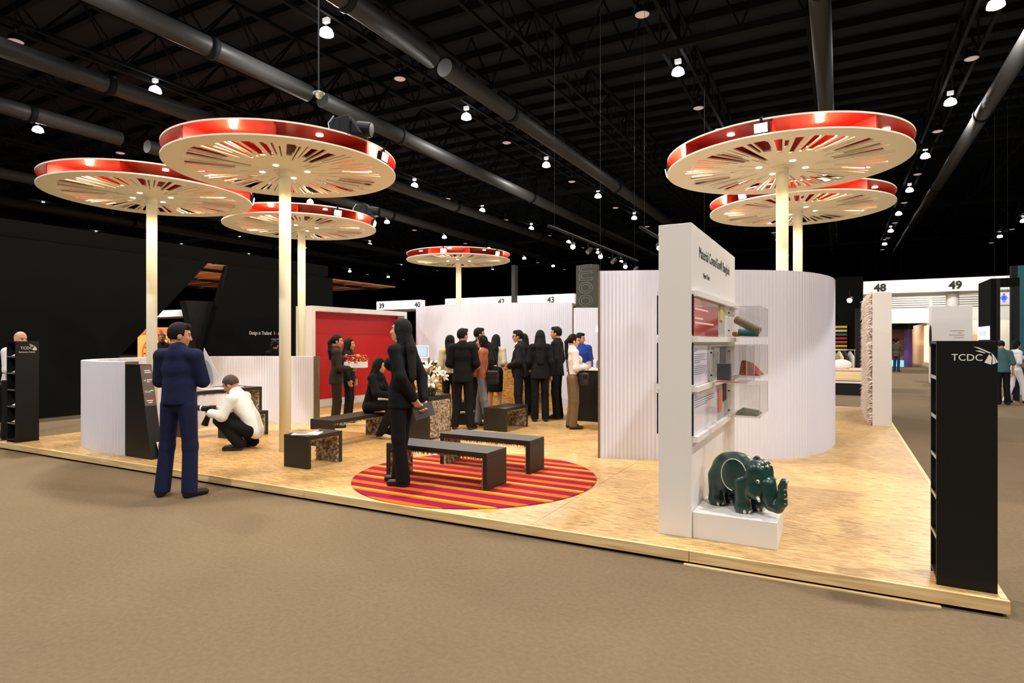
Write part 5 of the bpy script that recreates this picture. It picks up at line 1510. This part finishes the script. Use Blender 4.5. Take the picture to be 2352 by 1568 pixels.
def person(label, xy, face, H=1.68, sex='m', z0=PZ, top=('jacket', C_BLK), bottom=('trousers', C_BLK), hair=('short', M_HAIR), skin=M_SKIN, shoe=C_SHOE,
           J=None, look=(0, 0), h=0.016, hem=None, sleeve='long', shirt=None, curl=(0.6, 0.6), palm=(None, None), name='person', fine=None, legs=True, cuffs=None):
    J = J or joints(sex)
    s = H / 1.70
    t = thing(name, label, 'person', (xy[0], xy[1], z0), math.radians(face))
    t.scale = (s, s, s)
    f = sex == 'f'
    A, hc = head_frame(J, math.radians(look[0]), math.radians(look[1]))
    def hp(p): return tuple(hc + A @ np.array(p))
    Ainv = A.T
    sq = (FWD, 0.68)
    up = np.array(J['chest']) - np.array(J['pelvis']); up = up / np.linalg.norm(up)
    fw = np.array(FWD) - up * up[0]; fw = fw / (np.linalg.norm(fw) + 1e-9)
    sq = (tuple(fw), 0.68)
    hipr = 0.142 if f else 0.135; war = 0.112 if f else 0.128; chr_ = 0.132 if f else 0.152
    torso = [('c', J['pelvis'], J['waist'], hipr, war, sq), ('c', J['waist'], J['chest'], war, chr_, sq),
             ('c', J['shL'], tuple(np.array(J['neck']) - up * 0.02), 0.048, 0.06), ('c', J['shR'], tuple(np.array(J['neck']) - up * 0.02), 0.048, 0.06), ('c', J['chest'], tuple(np.array(J['neck']) - up * 0.03), chr_, 0.075, sq)]
    if f:
        for sg in (1, -1):
            torso.append(('e', tuple(np.array(J['chest']) + fw * 0.085 + np.array((0, 0.065 * sg, 0)) - up * 0.02), (0.055, 0.06, 0.06)))
    arms = {}
    for sd in 'LR':
        arms[sd] = [('c', J['sh' + sd], J['el' + sd], 0.051 if not f else 0.044, 0.041 if not f else 0.036), ('c', J['el' + sd], J['wr' + sd], 0.041 if not f else 0.036, 0.028)]
    leg = {}
    for sd in 'LR':
        leg[sd] = [('c', J['hip' + sd], J['kn' + sd], 0.088, 0.058), ('c', J['kn' + sd], J['an' + sd], 0.056, 0.037)]
    neckp = [('c', tuple(np.array(J['neck']) - up * 0.03), hp((-0.02, 0, -0.075)), 0.056 if not f else 0.048, 0.05 if not f else 0.044)]
    foot = {sd: [('c', vadd(J['an' + sd], (-0.01, 0, -0.04)), J['to' + sd], 0.036, 0.028)] for sd in 'LR'}
    body = torso + arms['L'] + arms['R'] + neckp
    if legs: body += leg['L'] + leg['R'] + foot['L'] + foot['R']
    parts = [sdf_mesh(body, max(h, 0.016), 0.03, -0.004)]
    # head
    hh = 0.0065 if (fine or h <= 0.013) else 0.009
    def rr(p): return hp(p)
    Ax = Ainv                              # rows: head axes expressed in body space
    headp = [('e', rr((-0.008, 0, 0.022)), (0.096, 0.075, 0.098), Ax), ('e', rr((0.018, 0, -0.035)), (0.072, 0.06, 0.075), Ax),
             ('c', rr((0.045, 0, -0.088)), rr((0.06, 0, -0.086)), 0.026, 0.022), ('c', rr((0.084, 0, 0.012)), rr((0.101, 0, -0.026)), 0.0085, 0.0135),
             ('c', rr((0.076, 0.03, 0.028)), rr((0.076, -0.03, 0.028)), 0.012, 0.012), ('c', rr((0.079, 0.014, -0.06)), rr((0.079, -0.014, -0.06)), 0.0085, 0.0085),
             ('e', rr((0.06, 0.034, -0.022)), (0.024, 0.022, 0.024), Ax), ('e', rr((0.06, -0.034, -0.022)), (0.024, 0.022, 0.024), Ax),
             ('c', rr((-0.03, 0, -0.06)), tuple(np.array(J['neck']) - up * 0.0), 0.05, 0.05)]
    for sg in (1, -1):
        headp.append(('e', rr((-0.008, 0.077 * sg, -0.012)), (0.02, 0.008, 0.032), Ax))
    hv, hq = sdf_mesh(headp, hh, 0.014)
    parts.append((hv, hq))
    hd = []
    for i, sd in enumerate('LR'):
        q = sdf_mesh(hand_prims(J['wr' + sd], J['el' + sd], sd, curl[i], palm[i]), 0.0065 if h <= 0.013 else 0.009, 0.008)
        parts.append(q)
    nb = len(parts[0][1])
    mi = np.zeros(sum(len(p[1]) for p in parts), np.int32)
    cen = hv[hq].mean(1); lc = (cen - hc) @ A
    ey = (lc[:, 0] > 0.05) & ((np.abs(np.abs(lc[:, 1]) - 0.031) / 0.013) ** 2 + ((lc[:, 2] - 0.004) / 0.0075) ** 2 < 1)
    lp = (lc[:, 0] > 0.06) & ((lc[:, 1] / 0.024) ** 2 + ((lc[:, 2] + 0.06) / 0.009) ** 2 < 1)
    brow = (lc[:, 0] > 0.05) & ((np.abs(np.abs(lc[:, 1]) - 0.033) / 0.02) ** 2 + ((lc[:, 2] - 0.027) / 0.006) ** 2 < 1)
    sub = np.zeros(len(hq), np.int32); sub[ey] = 1; sub[brow] = 1; sub[lp] = 2
    mi[nb:nb + len(hq)] = sub
    me = raw_mesh('body', parts, [skin, M_EYE, M_LIP], mi)
    o = bpy.data.objects.new('body', me); COL.objects.link(o); o.parent = t
    # hair
    if hair:
        kind, hm = hair
        cap = [('e', rr((-0.014, 0, 0.03)), (0.103, 0.085, 0.103), Ax)]
        drop = {'short': -0.045, 'bob': -0.13, 'long': -0.1, 'pony': -0.06, 'crop': -0.02}[kind]
        if kind in ('bob', 'long'):
            cap += [('c', rr((-0.03, 0, 0.0)), rr((-0.045, 0, -0.1)), 0.088, 0.075)]
        if kind == 'short': cap += [('c', rr((-0.045, 0, 0.0)), rr((-0.05, 0, -0.05)), 0.062, 0.05), ('c', rr((0.05, 0.03, 0.092)), rr((0.05, -0.03, 0.092)), 0.034, 0.034)]
        if kind == 'long':
            nk = np.array(J['neck'])
            b0 = rr((-0.06, 0, -0.03)); b1 = tuple(nk + np.array((-0.085, 0, -0.03))); b2 = tuple(nk + np.array((-0.105, 0, -0.30)))
            cap += [('c', b0, b1, 0.072, 0.085, (FWD, 0.62)), ('c', b1, b2, 0.088, 0.075, (FWD, 0.42))]
            for sg in (1, -1): cap.append(('c', rr((-0.01, 0.066 * sg, 0.0)), tuple(nk + np.array((-0.03, 0.095 * sg, -0.04))), 0.03, 0.028))
        if kind == 'pony':
            nk = np.array(J['neck'])
            b0 = rr((-0.1, 0, 0.03)); b1 = rr((-0.135, 0, -0.03)); b2 = tuple(nk + np.array((-0.105, 0, -0.02))); b3 = tuple(nk + np.array((-0.10, 0, -0.17)))
            cap += [('c', b0, b1, 0.026, 0.034), ('c', b1, b2, 0.034, 0.036), ('c', b2, b3, 0.036, 0.02)]
        def hcut(P):
            q = (P - hc.astype(np.float32)) @ A.astype(np.float32)
            hl = 0.062 if kind != 'bob' else 0.045
            face_ = np.minimum(q[:, 0] - (0.03 if kind in ('short', 'crop', 'pony') else 0.045), hl - q[:, 2])
            if kind in ('short', 'crop'):
                side = np.minimum(np.minimum(q[:, 0] + 0.025, -0.004 - q[:, 2]), 0.2)
                face_ = np.maximum(face_, side)
            low = drop - q[:, 2]
            if kind in ('long', 'pony'): low = np.minimum(low, q[:, 0] + 0.055) if kind == 'pony' else np.full_like(low, -1.0)
            return np.maximum(face_, low)
        sdf_obj('hair', t, hm, cap, hh, 0.02, 0.0, hcut)
    # shoes
    if legs:
        for sd in 'LR':
            a = np.array(vadd(J['an' + sd], (-0.03, 0, -0.045))); b = np.array(J['to' + sd])
            zc = min(a[2], b[2]) - 0.028
            sp_ = [('c', a, b, 0.04, 0.034), ('c', vadd(J['an' + sd], (-0.012, 0, 0.0)), a, 0.042, 0.04)]
            sdf_obj('shoe', t, shoe, sp_, 0.012, 0.02, 0.004, lambda P, zc=zc: np.maximum(zc - P[:, 2], P[:, 2] - (zc + 0.075) if bottom[0] == 'skirt' else P[:, 2] - (zc + 0.12)))
    # trousers or skirt
    bk_, bm_ = bottom
    if legs and bk_ == 'trousers':
        pr = [('c', J['pelvis'], tuple(np.array(J['pelvis']) + up * 0.1), hipr, war, sq)]
        for sd in 'LR':
            k_, a_ = np.array(J['kn' + sd]), np.array(J['an' + sd])
            e_ = a_ + (a_ - k_) / np.linalg.norm(a_ - k_) * 0.035
            pr += [('c', J['hip' + sd], J['kn' + sd], 0.086, 0.066), ('c', J['kn' + sd], tuple(e_), 0.066, 0.069)]
        sdf_obj('trousers', t, bm_, pr, h, 0.028, 0.004, lambda P: 0.04 - P[:, 2])
    elif legs and bk_ == 'skirt':
        pr = [('c', J['pelvis'], tuple(np.array(J['pelvis']) + up * 0.1), hipr + .01, war, sq), ('c', (0, 0, 0.9), (0.01, 0, 0.52), 0.165, 0.15, (FWD, 0.75))]
        sdf_obj('skirt', t, bm_, pr, h, 0.03, 0.012, lambda P: 0.5 - P[:, 2])
    # shirt under the jacket
    tk, tm = top
    hemz = hem if hem is not None else {'jacket': 0.80, 'shirt': 0.86, 'blouse': 0.95}[tk]
    upr = J['pelvis'][2] > 0.8
    if shirt is not None:
        sdf_obj('shirt', t, shirt, torso[1:] + [('c', tuple(np.array(J['neck']) - up * 0.02), tuple(np.array(J['neck']) + up * 0.03), 0.064, 0.06)], h, 0.03, 0.007)
    pr = list(torso)
    if upr and tk == 'shirt' and hemz >= 0.88:
        pr.append(('c', J['waist'], (J['pelvis'][0], 0, hemz), war + 0.02, hipr + 0.022, sq))
    if upr and (tk == 'jacket' or hemz < 0.88):
        pz = J['pelvis']
        pr.append(('c', (pz[0], 0, pz[2] + 0.05), (pz[0] - 0.005, 0, hemz + 0.02), hipr + 0.008, hipr + 0.022, (FWD, 0.74)))
    for sd in 'LR':
        w_, e_ = np.array(J['wr' + sd]), np.array(J['el' + sd])
        pr.append(('c', J['sh' + sd], J['el' + sd], 0.053 if not f else 0.046, 0.05 if not f else 0.043))
        if sleeve == 'long': pr.append(('c', J['el' + sd], tuple(e_ + (w_ - e_) * 0.94), 0.05 if not f else 0.044, 0.04 if not f else 0.036))
    if tk != 'blouse' or True:
        pr.append(('c', tuple(np.array(J['neck']) - up * 0.035), tuple(np.array(J['neck']) + up * (0.012 if tk == 'jacket' else 0.02)), 0.082, 0.064))
    if sleeve == 'short':                       # cut the upper sleeves above the elbow
        ek = {sd: (np.array(J['el' + sd]), (np.array(J['el' + sd]) - np.array(J['sh' + sd])) / np.linalg.norm(np.array(J['el' + sd]) - np.array(J['sh' + sd]))) for sd in 'LR'}
    def tcut(P):
        r = hemz - P[:, 2] if upr else np.full(len(P), -1.0, np.float32)
        if shirt is not None:
            zv = J['waist'][2] + 0.03
            v = np.minimum(P[:, 0] - J['chest'][0] - 0.02, 0.40 * (P[:, 2] - zv) - np.abs(P[:, 1]))
            r = np.maximum(r, v)
        return r
    sdf_obj('jacket' if tk == 'jacket' else ('blouse' if tk == 'blouse' else 'shirt'), t, tm, pr, h, 0.03, 0.016, tcut)
    if cuffs is not None:
        for sd in 'LR':
            w_, e_ = np.array(J['wr' + sd]), np.array(J['el' + sd])
            MB().tube(tuple(e_ + (w_ - e_) * 0.9), tuple(e_ + (w_ - e_) * 1.02), 0.037, 0.037, 14).build('cuff', cuffs, t, smooth=True)
    return t

def loc2w(t, p):
    """a point of a person's own frame in the hall"""
    s = t.scale[0]; a = t.rotation_euler[2]
    x, y, z = p[0] * s, p[1] * s, p[2] * s
    return Vector((t.location[0] + x * math.cos(a) - y * math.sin(a), t.location[1] + x * math.sin(a) + y * math.cos(a), t.location[2] + z))

# 1 man in navy in front of the platform, back to us, arms folded
Jn = joints('m', 0.0, elL=(0.03, 0.225, 1.13), wrL=(0.2, 0.05, 1.16), elR=(0.06, -0.215, 1.13), wrR=(0.21, -0.03, 1.12), anL=(-0.03, 0.15, 0.085), toL=(0.1, 0.22, 0.028), anR=(-0.03, -0.135, 0.085), toR=(0.1, -0.21, 0.028), knL=(0.01, 0.13, 0.49), knR=(0.01, -0.115, 0.49), hipL=(0, 0.09, 0.9), hipR=(0, -0.09, 0.9))
navy = person('man in navy shirt and trousers standing on the carpet with his back to us', (-5.83, 3.70), 112, 1.725, 'm', 0.0, ('shirt', C_NAVY), ('trousers', C_NAVY), J=Jn, look=(-50, 8), h=0.012, sleeve='short', hem=0.91, fine=True)
q = loc2w(navy, (0.12, -0.3, 1.24))
# 2 photographer crouching, facing image left
Jp = joints('m', 0.0, pelvis=(-0.13, 0, 0.27), waist=(-0.085, 0, 0.41), chest=(0.03, 0, 0.57), neck=(0.105, 0, 0.715), head=(0.18, 0, 0.825),
            shL=(0.075, 0.175, 0.655), shR=(0.075, -0.175, 0.655), elL=(0.17, 0.24, 0.45), elR=(0.17, -0.22, 0.45), wrL=(0.39, 0.1, 0.47), wrR=(0.36, -0.07, 0.49),
            hipL=(-0.1, 0.1, 0.25), hipR=(-0.1, -0.1, 0.25), knL=(0.24, 0.17, 0.39), knR=(0.22, -0.15, 0.40), anL=(0.01, 0.13, 0.1), anR=(-0.04, -0.12, 0.1), toL=(0.17, 0.16, 0.028), toR=(0.12, -0.14, 0.028))
pho = person('photographer in white shirt crouching with a camera beside the tall desk', (-7.09, 5.42), 206, 1.78, 'm', PZ, ('shirt', C_WSHIRT), ('trousers', C_BLK), ('crop', M_GREYHAIR), J=Jp, look=(0, 28), h=0.013, curl=(1.1, 1.1), palm=((0, -1, 0), (0, 1, 0)), fine=True)
cm = thing('photo_camera', 'black camera with a long lens and white rings held by the crouching photographer', 'camera', tuple(loc2w(pho, (0.42, 0.02, 0.50))), math.radians(206))
bx(-0.03, 0.05, -0.07, 0.07, -0.04, 0.06).build('camera_body', M_BLACK, cm, bevel=0.01)
MB().tube((0.05, 0, 0.015), (0.2, 0, 0.03), 0.038, n=16).build('lens_barrel', M_BLACK, cm)
MB().tube((0.13, 0, 0.023), (0.15, 0, 0.025), 0.0395, n=16).build('white_ring', M_PAPER, cm)
MB().tube((0.2, 0, 0.03), (0.3, 0, 0.04), 0.042, n=16).build('lens_hood', M_PAPER, cm)
MB().tube((0.03, 0.02, -0.05), (0.09, 0.02, -0.2), 0.03, 0.045, 14).build('flash_grip', M_BLACK, cm)
# 3 woman in dark brown suit holding a flower tray, ponytail
Jw3 = joints('f', 0.0, elL=(0.0, 0.22, 1.1), wrL=(0.2, 0.1, 1.12), elR=(0.03, -0.22, 1.1), wrR=(0.25, -0.12, 1.08))
w3 = person('woman in a dark brown suit with a ponytail holding a tray of red flowers', (-7.5, 7.53), 52, 1.56, 'f', PZ, ('jacket', C_BRN), ('trousers', C_BRN), ('pony', M_HAIR), M_SKIN, J=Jw3, look=(-8, 5), h=0.016, curl=(1.0, 1.0))
ft = thing('flower_tray', 'white tray of red and orange blossoms held by the woman in brown', 'flowers', tuple(loc2w(w3, (0.34, -0.1, 1.1))), math.radians(28))
bx(-0.18, 0.18, -0.1, 0.1, 0, 0.1).build('tray', M_PAPER, ft, bevel=0.005)
bl = MB(); r_ = random.Random(2)
for _ in range(110):
    bl.ball((r_.uniform(-0.19, 0.19), r_.uniform(-0.11, 0.11), 0.1 + r_.uniform(0, 0.11)), r_.uniform(0.012, 0.024), 6, 4)
    bl.cur = r_.choice((0, 0, 1))
o = bl.build('blossoms', [mat('red_blossom', rgb(176, 40, 26), 0.6), mat('orange_blossom', rgb(232, 170, 96), 0.6)], ft, smooth=True); o['kind'] = 'stuff'
person('person in black half hidden behind the woman in brown', (-7.8, 8.14), 30, 1.5, 'f', PZ, hair=('long', M_HAIR), h=0.02)
# 4 seated woman on the bench
Js = joints('f', 0.0, pelvis=(0.0, 0, 0.52), waist=(0.03, 0, 0.67), chest=(0.09, 0, 0.85), neck=(0.13, 0, 1.0), head=(0.17, 0, 1.14), shL=(0.11, 0.155, 0.95), shR=(0.11, -0.155, 0.95),
            elL=(0.2, 0.22, 0.72), elR=(0.22, -0.22, 0.72), wrL=(0.40, 0.1, 0.66), wrR=(0.42, -0.08, 0.68), hipL=(0.03, 0.09, 0.5), hipR=(0.03, -0.09, 0.5),
            knL=(0.46, 0.11, 0.52), knR=(0.44, -0.09, 0.53), anL=(0.34, 0.11, 0.09), anR=(0.24, -0.09, 0.1), toL=(0.48, 0.14, 0.03), toR=(0.38, -0.1, 0.03))
person('woman in a black suit with long hair sitting on the dark bench', (-6.26, 6.98), 15, 1.62, 'f', PZ, ('jacket', C_BLK), ('trousers', C_BLK), ('long', M_HAIR), M_SKIN, C_HEEL, J=Js, look=(12, 10), h=0.014, curl=(1.0, 1.0))
# 5 tall standing woman on the rug, long hair, hands behind with a notebook
Jw = joints('f', 0.0, elL=(-0.1, 0.2, 1.12), wrL=(-0.17, 0.06, 0.90), elR=(-0.11, -0.21, 1.11), wrR=(-0.2, -0.1, 0.87), anL=(-0.05, 0.07, 0.09), anR=(0.09, -0.075, 0.09), toL=(0.09, 0.085, 0.028), toR=(0.23, -0.09, 0.028), knL=(-0.01, 0.085, 0.49), knR=(0.055, -0.085, 0.49))
w5 = person('woman in a black suit with long black hair standing on the striped rug', (-3.88, 4.80), 188, 1.665, 'f', PZ + 0.008, ('jacket', C_BLK), ('trousers', C_BLK), ('long', M_HAIR), M_SKIN2, C_SHOE, J=Jw, look=(12, -4), h=0.012, shirt=C_WSHIRT, curl=(0.9, 0.9), fine=True, cuffs=C_WSHIRT)
nb = thing('notebook', 'grey notebook held behind her back by the woman on the rug', 'notebook', tuple(loc2w(w5, (-0.23, -0.05, 0.76))), math.radians(28))
bx(-0.1, 0.1, -0.012, 0.012, -0.06, 0.075).build('pages', M_PAPER, nb); bx(-0.103, 0.103, -0.016, -0.012, -0.063, 0.078).build('cover', mat('grey_cover', rgb(96, 94, 96), 0.4), nb); bx(-0.103, 0.103, 0.012, 0.016, -0.063, 0.078).build('cover', MATS['grey_cover'], nb)
for ch_ in nb.children: ch_.rotation_euler = (0, -0.3, 0)
# 6.. the crowd by the counter
m6 = person('man in a black suit with his back to us beside the lilies', (-5.5, 8.38), 112, 1.66, 'm', PZ, J=joints('m', 0, elL=(0.0, 0.235, 1.11), elR=(0.0, -0.235, 1.11), wrL=(0.16, 0.14, 1.05), wrR=(0.16, -0.14, 1.02), anL=(-.03, .13, .085), anR=(-.03, -.14, .085), toL=(.1, .17, .028), toR=(.1, -.2, .028)), look=(-35, 0), h=0.016)
person('woman with long hair half hidden behind the man in the black suit', (-6.25, 9.12), 120, 1.56, 'f', PZ, ('blouse', C_BEIGE), hair=('long', M_HAIR), look=(-40, 0), h=0.02)
person('man in dark clothes behind the woman in the patterned jacket', (-5.97, 9.66), 100, 1.7, 'm', PZ, ('jacket', C_CHAR), look=(-55, 0), h=0.02)
w9 = person('laughing woman in an orange patterned jacket and grey trousers', (-5.44, 8.92), 200, 1.55, 'f', PZ, ('jacket', C_ORANGE), ('trousers', C_GREYP), ('bob', M_HAIR), M_SKIN, J=joints('f', 0, elL=(0.06, 0.22, 1.12), wrL=(0.2, 0.06, 1.08), elR=(0.0, -0.23, 1.12), wrR=(0.2, -0.06, 1.05), anL=(-0.12, .07, .09), toL=(.03, .08, .028), anR=(.1, -.07, .09), toR=(.25, -.08, .028), knL=(-.04, .08, .49), knR=(.07, -.08, .49)), look=(0, 0), h=0.016, hem=0.9, shirt=C_WHITE)
def handbag(label, loc, rz, m, size=(0.12, 0.2, 0.22), strap=0.5):
    t = thing('shoulder_bag', label, 'bag', tuple(loc), rz)
    a, b, c = size
    bx(-a / 2, a / 2, -b / 2, b / 2, 0, c).build('bag_body', m, t, bevel=0.03)
    bx(-a / 2 - .004, a / 2 + .004, -b / 2, b / 2, c * 0.45, c * 1.01).build('flap', m, t, bevel=0.02)
    MB().pipe([(0, -b / 2, c * 0.9), (0, -b / 4, c + strap * 0.6), (0, 0, c + strap), (0, b / 4, c + strap * 0.6), (0, b / 2, c * 0.9)], 0.01, 6).build('strap', m, t)
handbag('black shoulder bag hanging on the woman in the patterned jacket', loc2w(w9, (-0.22, 0.13, 0.80)), math.radians(110), mat('black_bag', rgb(24, 24, 26), 0.5), strap=0.42)
handbag('brown handbag on the arm of the woman in the patterned jacket', loc2w(w9, (0.12, 0.2, 0.93)), math.radians(200), mat('brown_leather', rgb(120, 66, 40), 0.45), (0.1, 0.24, 0.16), 0.16)
person('woman in a beige jacket and black skirt bending over the counter', (-5.95, 10.22), 105, 1.58, 'f', PZ, ('blouse', C_BEIGE), ('skirt', C_BLK), ('long', M_HAIR), M_SKIN, J=joints('f', 0.12, wrL=(0.3, 0.16, 1.1), wrR=(0.3, -0.14, 1.1)), look=(-10, 20), h=0.018, hem=0.9)
person('dark haired woman bending beside the man with glasses', (-5.52, 10.62), 110, 1.6, 'f', PZ, ('jacket', C_BLK), hair=('long', M_HAIR), J=joints('f', 0.1), h=0.02)
m11 = person('man with glasses in a charcoal suit and white shirt facing left', (-5.29, 9.97), 205, 1.655, 'm', PZ, ('jacket', C_CHAR), ('trousers', C_CHAR), J=joints('m', 0, elL=(-0.02, 0.23, 1.11), wrL=(0.18, 0.06, 1.02), elR=(-0.02, -0.23, 1.11), wrR=(0.2, -0.02, 1.0)), look=(0, 4), h=0.016, shirt=C_WSHIRT, curl=(1, 1), cuffs=C_WSHIRT)
gl = thing('spectacles', 'dark rimmed spectacles worn by the man in the charcoal suit', 'spectacles', tuple(loc2w(m11, (0.11, 0, 1.592))), math.radians(205))
for sg in (1, -1):
    MB().pipe([(0.004, sg * (0.033 + 0.022 * math.cos(a * PI / 5)), 0.016 * math.sin(a * PI / 5)) for a in range(11)], 0.0025, 5).build('rim', M_BLACK, gl)
    MB().pipe([(0.0, sg * 0.056, 0.005), (-0.1, sg * 0.075, 0.0)], 0.0025, 5).build('temple', M_BLACK, gl)
MB().pipe([(0.006, -0.012, 0.004), (0.006, 0.012, 0.004)], 0.0025, 5).build('bridge', M_BLACK, gl)
person('long haired woman in black with her back to us near the felt wall end', (-4.8, 9.88), 118, 1.65, 'f', PZ, ('jacket', C_BLK), ('trousers', C_BLK), ('long', M_HAIR), J=joints('f', 0, elL=(0, .21, 1.12), wrL=(.14, .2, 1.0)), look=(10, 0), h=0.016)
person('young man in a black suit looking left beside the long haired woman', (-4.68, 10.36), 190, 1.72, 'm', PZ, ('jacket', C_BLK), ('trousers', C_BLK), J=joints('m'), look=(0, 0), h=0.016)
w14 = person('woman with a ponytail in a pale blouse and brown trousers at the black counter', (-3.92, 9.32), 40, 1.565, 'f', PZ, ('blouse', C_PINK), ('trousers', C_KHAKI), ('pony', M_HAIR), M_SKIN2, J=joints('f', 0, elL=(0.02, 0.21, 1.1), wrL=(0.24, 0.12, 1.14), elR=(0.0, -0.22, 1.1), wrR=(0.22, -0.1, 1.12)), look=(-4, 6), h=0.015, hem=0.98, curl=(1, 1))
handbag('black shoulder bag with a red label worn by the woman in the pale blouse', loc2w(w14, (0.12, -0.22, 0.80)), math.radians(40), MATS['black_bag'], (0.13, 0.24, 0.2), 0.02)
o = MB().tube(tuple(loc2w(w14, (-0.06, 0.08, 1.4))), tuple(loc2w(w14, (0.1, -0.2, 0.97))), 0.013, n=6)
o.tube(tuple(loc2w(w14, (-0.12, 0.06, 1.36))), tuple(loc2w(w14, (-0.12, -0.15, 1.0))), 0.013, n=6)
tag(o.build('bag_strap', MATS['black_bag']), 'black strap crossing the back of the woman in the pale blouse', 'strap')
person('man in a blue shirt behind the black counter', (-4.66, 11.47), -60, 1.62, 'm', PZ, ('shirt', C_BLUE), J=joints('m'), look=(70, 5), h=0.02)
# bystanders
person('bald man in a white shirt behind the left black stand', (-11.6, 4.62), 22, 1.70, 'm', 0.0, ('shirt', C_WHITE), ('trousers', C_CHAR), None, M_SKIN2, J=joints('m', 0.17, elR=(.12, -.21, 1.1), wrR=(.3, -.1, 1.1)), look=(-8, 10), h=0.016)
person('man in a dark shirt seen beside the leftmost pole through the slanted opening', (-15.84, 9.59), -40, 1.76, 'm', 0.0, ('shirt', C_CHAR), ('trousers', C_BLK), ('crop', M_GREYHAIR), mat('skin_ruddy', rgb(206, 140, 116), 0.5), h=0.02)
person('dark haired visitor before the ornament wall next to the navy man', (-17.5, 11.5), 100, 1.62, 'f', 0.0, ('jacket', C_CHAR), hair=('long', M_HAIR), h=0.022)
person('dark haired visitor in a pale top at the edge of the slanted partition', (-17.1, 11.8), 60, 1.6, 'm', 0.0, ('shirt', C_BEIGE), hair=('short', M_HAIR), h=0.022)
person('dark haired person in front of the lettered black partition', (-11.15, 9.3), 110, 1.57, 'f', 0.0, ('jacket', C_BLK), hair=('pony', M_HAIR), h=0.02)
# right hand background
person('man in an olive jacket and jeans standing in the far corridor', (2.6, 36.9), 60, 1.64, 'm', 0.0, ('jacket', C_OLIVE), ('trousers', C_DENIM), J=joints('m', 0, elL=(.08, .22, 1.16), wrL=(.2, .1, 1.3), elR=(.08, -.22, 1.16), wrR=(.2, -.1, 1.3)), look=(-30, 0), h=0.022)
person('person in a teal shirt and black trousers beside the right stand', (3.53, 18.78), 100, 1.56, 'm', 0.0, ('shirt', C_TEAL), ('trousers', C_BLK), J=joints('m', 0.14), look=(0, 20), h=0.018, sleeve='short')
w22 = person('woman in white walking past the mural with a brown folder', (3.91, 19.4), 20, 1.56, 'f', 0.0, ('blouse', C_WHITE), ('trousers', C_WHITE), ('bob', M_HAIR), M_SKIN, J=joints('f', 0, anL=(-.2, .07, .1), toL=(-.06, .08, .03), anR=(.2, -.07, .09), toR=(.34, -.08, .03), knL=(-.06, .08, .49), knR=(.13, -.08, .49), wrR=(.22, -.16, 1.0), wrL=(.25, .14, 1.0)), look=(0, 10), h=0.018, sleeve='short')
fo = bx(-0.16, 0.16, -0.012, 0.012, -0.1, 0.12).build('folder', mat('brown_folder', rgb(176, 132, 92), 0.6), loc=tuple(loc2w(w22, (0.34, -0.05, 1.0))))
fo.rotation_euler = (0, 0.5, 0.4); tag(fo, 'brown folder carried by the woman in white', 'folder')
person('man in a grey shirt behind the coats of the bedding booth', (-0.35, 22.75), -75, 1.62, 'm', 0.0, ('shirt', cloth('grey_shirt', (176, 172, 160))), h=0.022)
# paper sheet held up by the man in navy
ps = MB().slab([(0, 0, 0), (0.1, 0.0, -0.2), (0.19, 0, -0.1), (0.02, 0, 0.19)], (0, 0.003, 0)).build('paper_sheet', M_PAPER, loc=(0, 0, 0))
ps.location = loc2w(navy, (0.1, -0.18, 1.28)); ps.rotation_euler = (0, 0, math.radians(20))
tag(ps, 'white sheet of paper tucked under the arm of the man in navy', 'paper')
for m in (M_LAMPON, M_LAMPBOX, M_REFL, M_BULB, M_SPOT, M_CHAND, MATS['screen_blue'], MATS['screen_white'], MATS['sign_white'], MATS['lit_niche_panel'], MATS['blue_lit_base'], MATS['orange_wall_glow'], MATS['lantern_glow'], M_LAMPOFF, MATS['sign_grey'], MATS['sign_blue']):
    m.cycles.emission_sampling = 'NONE'
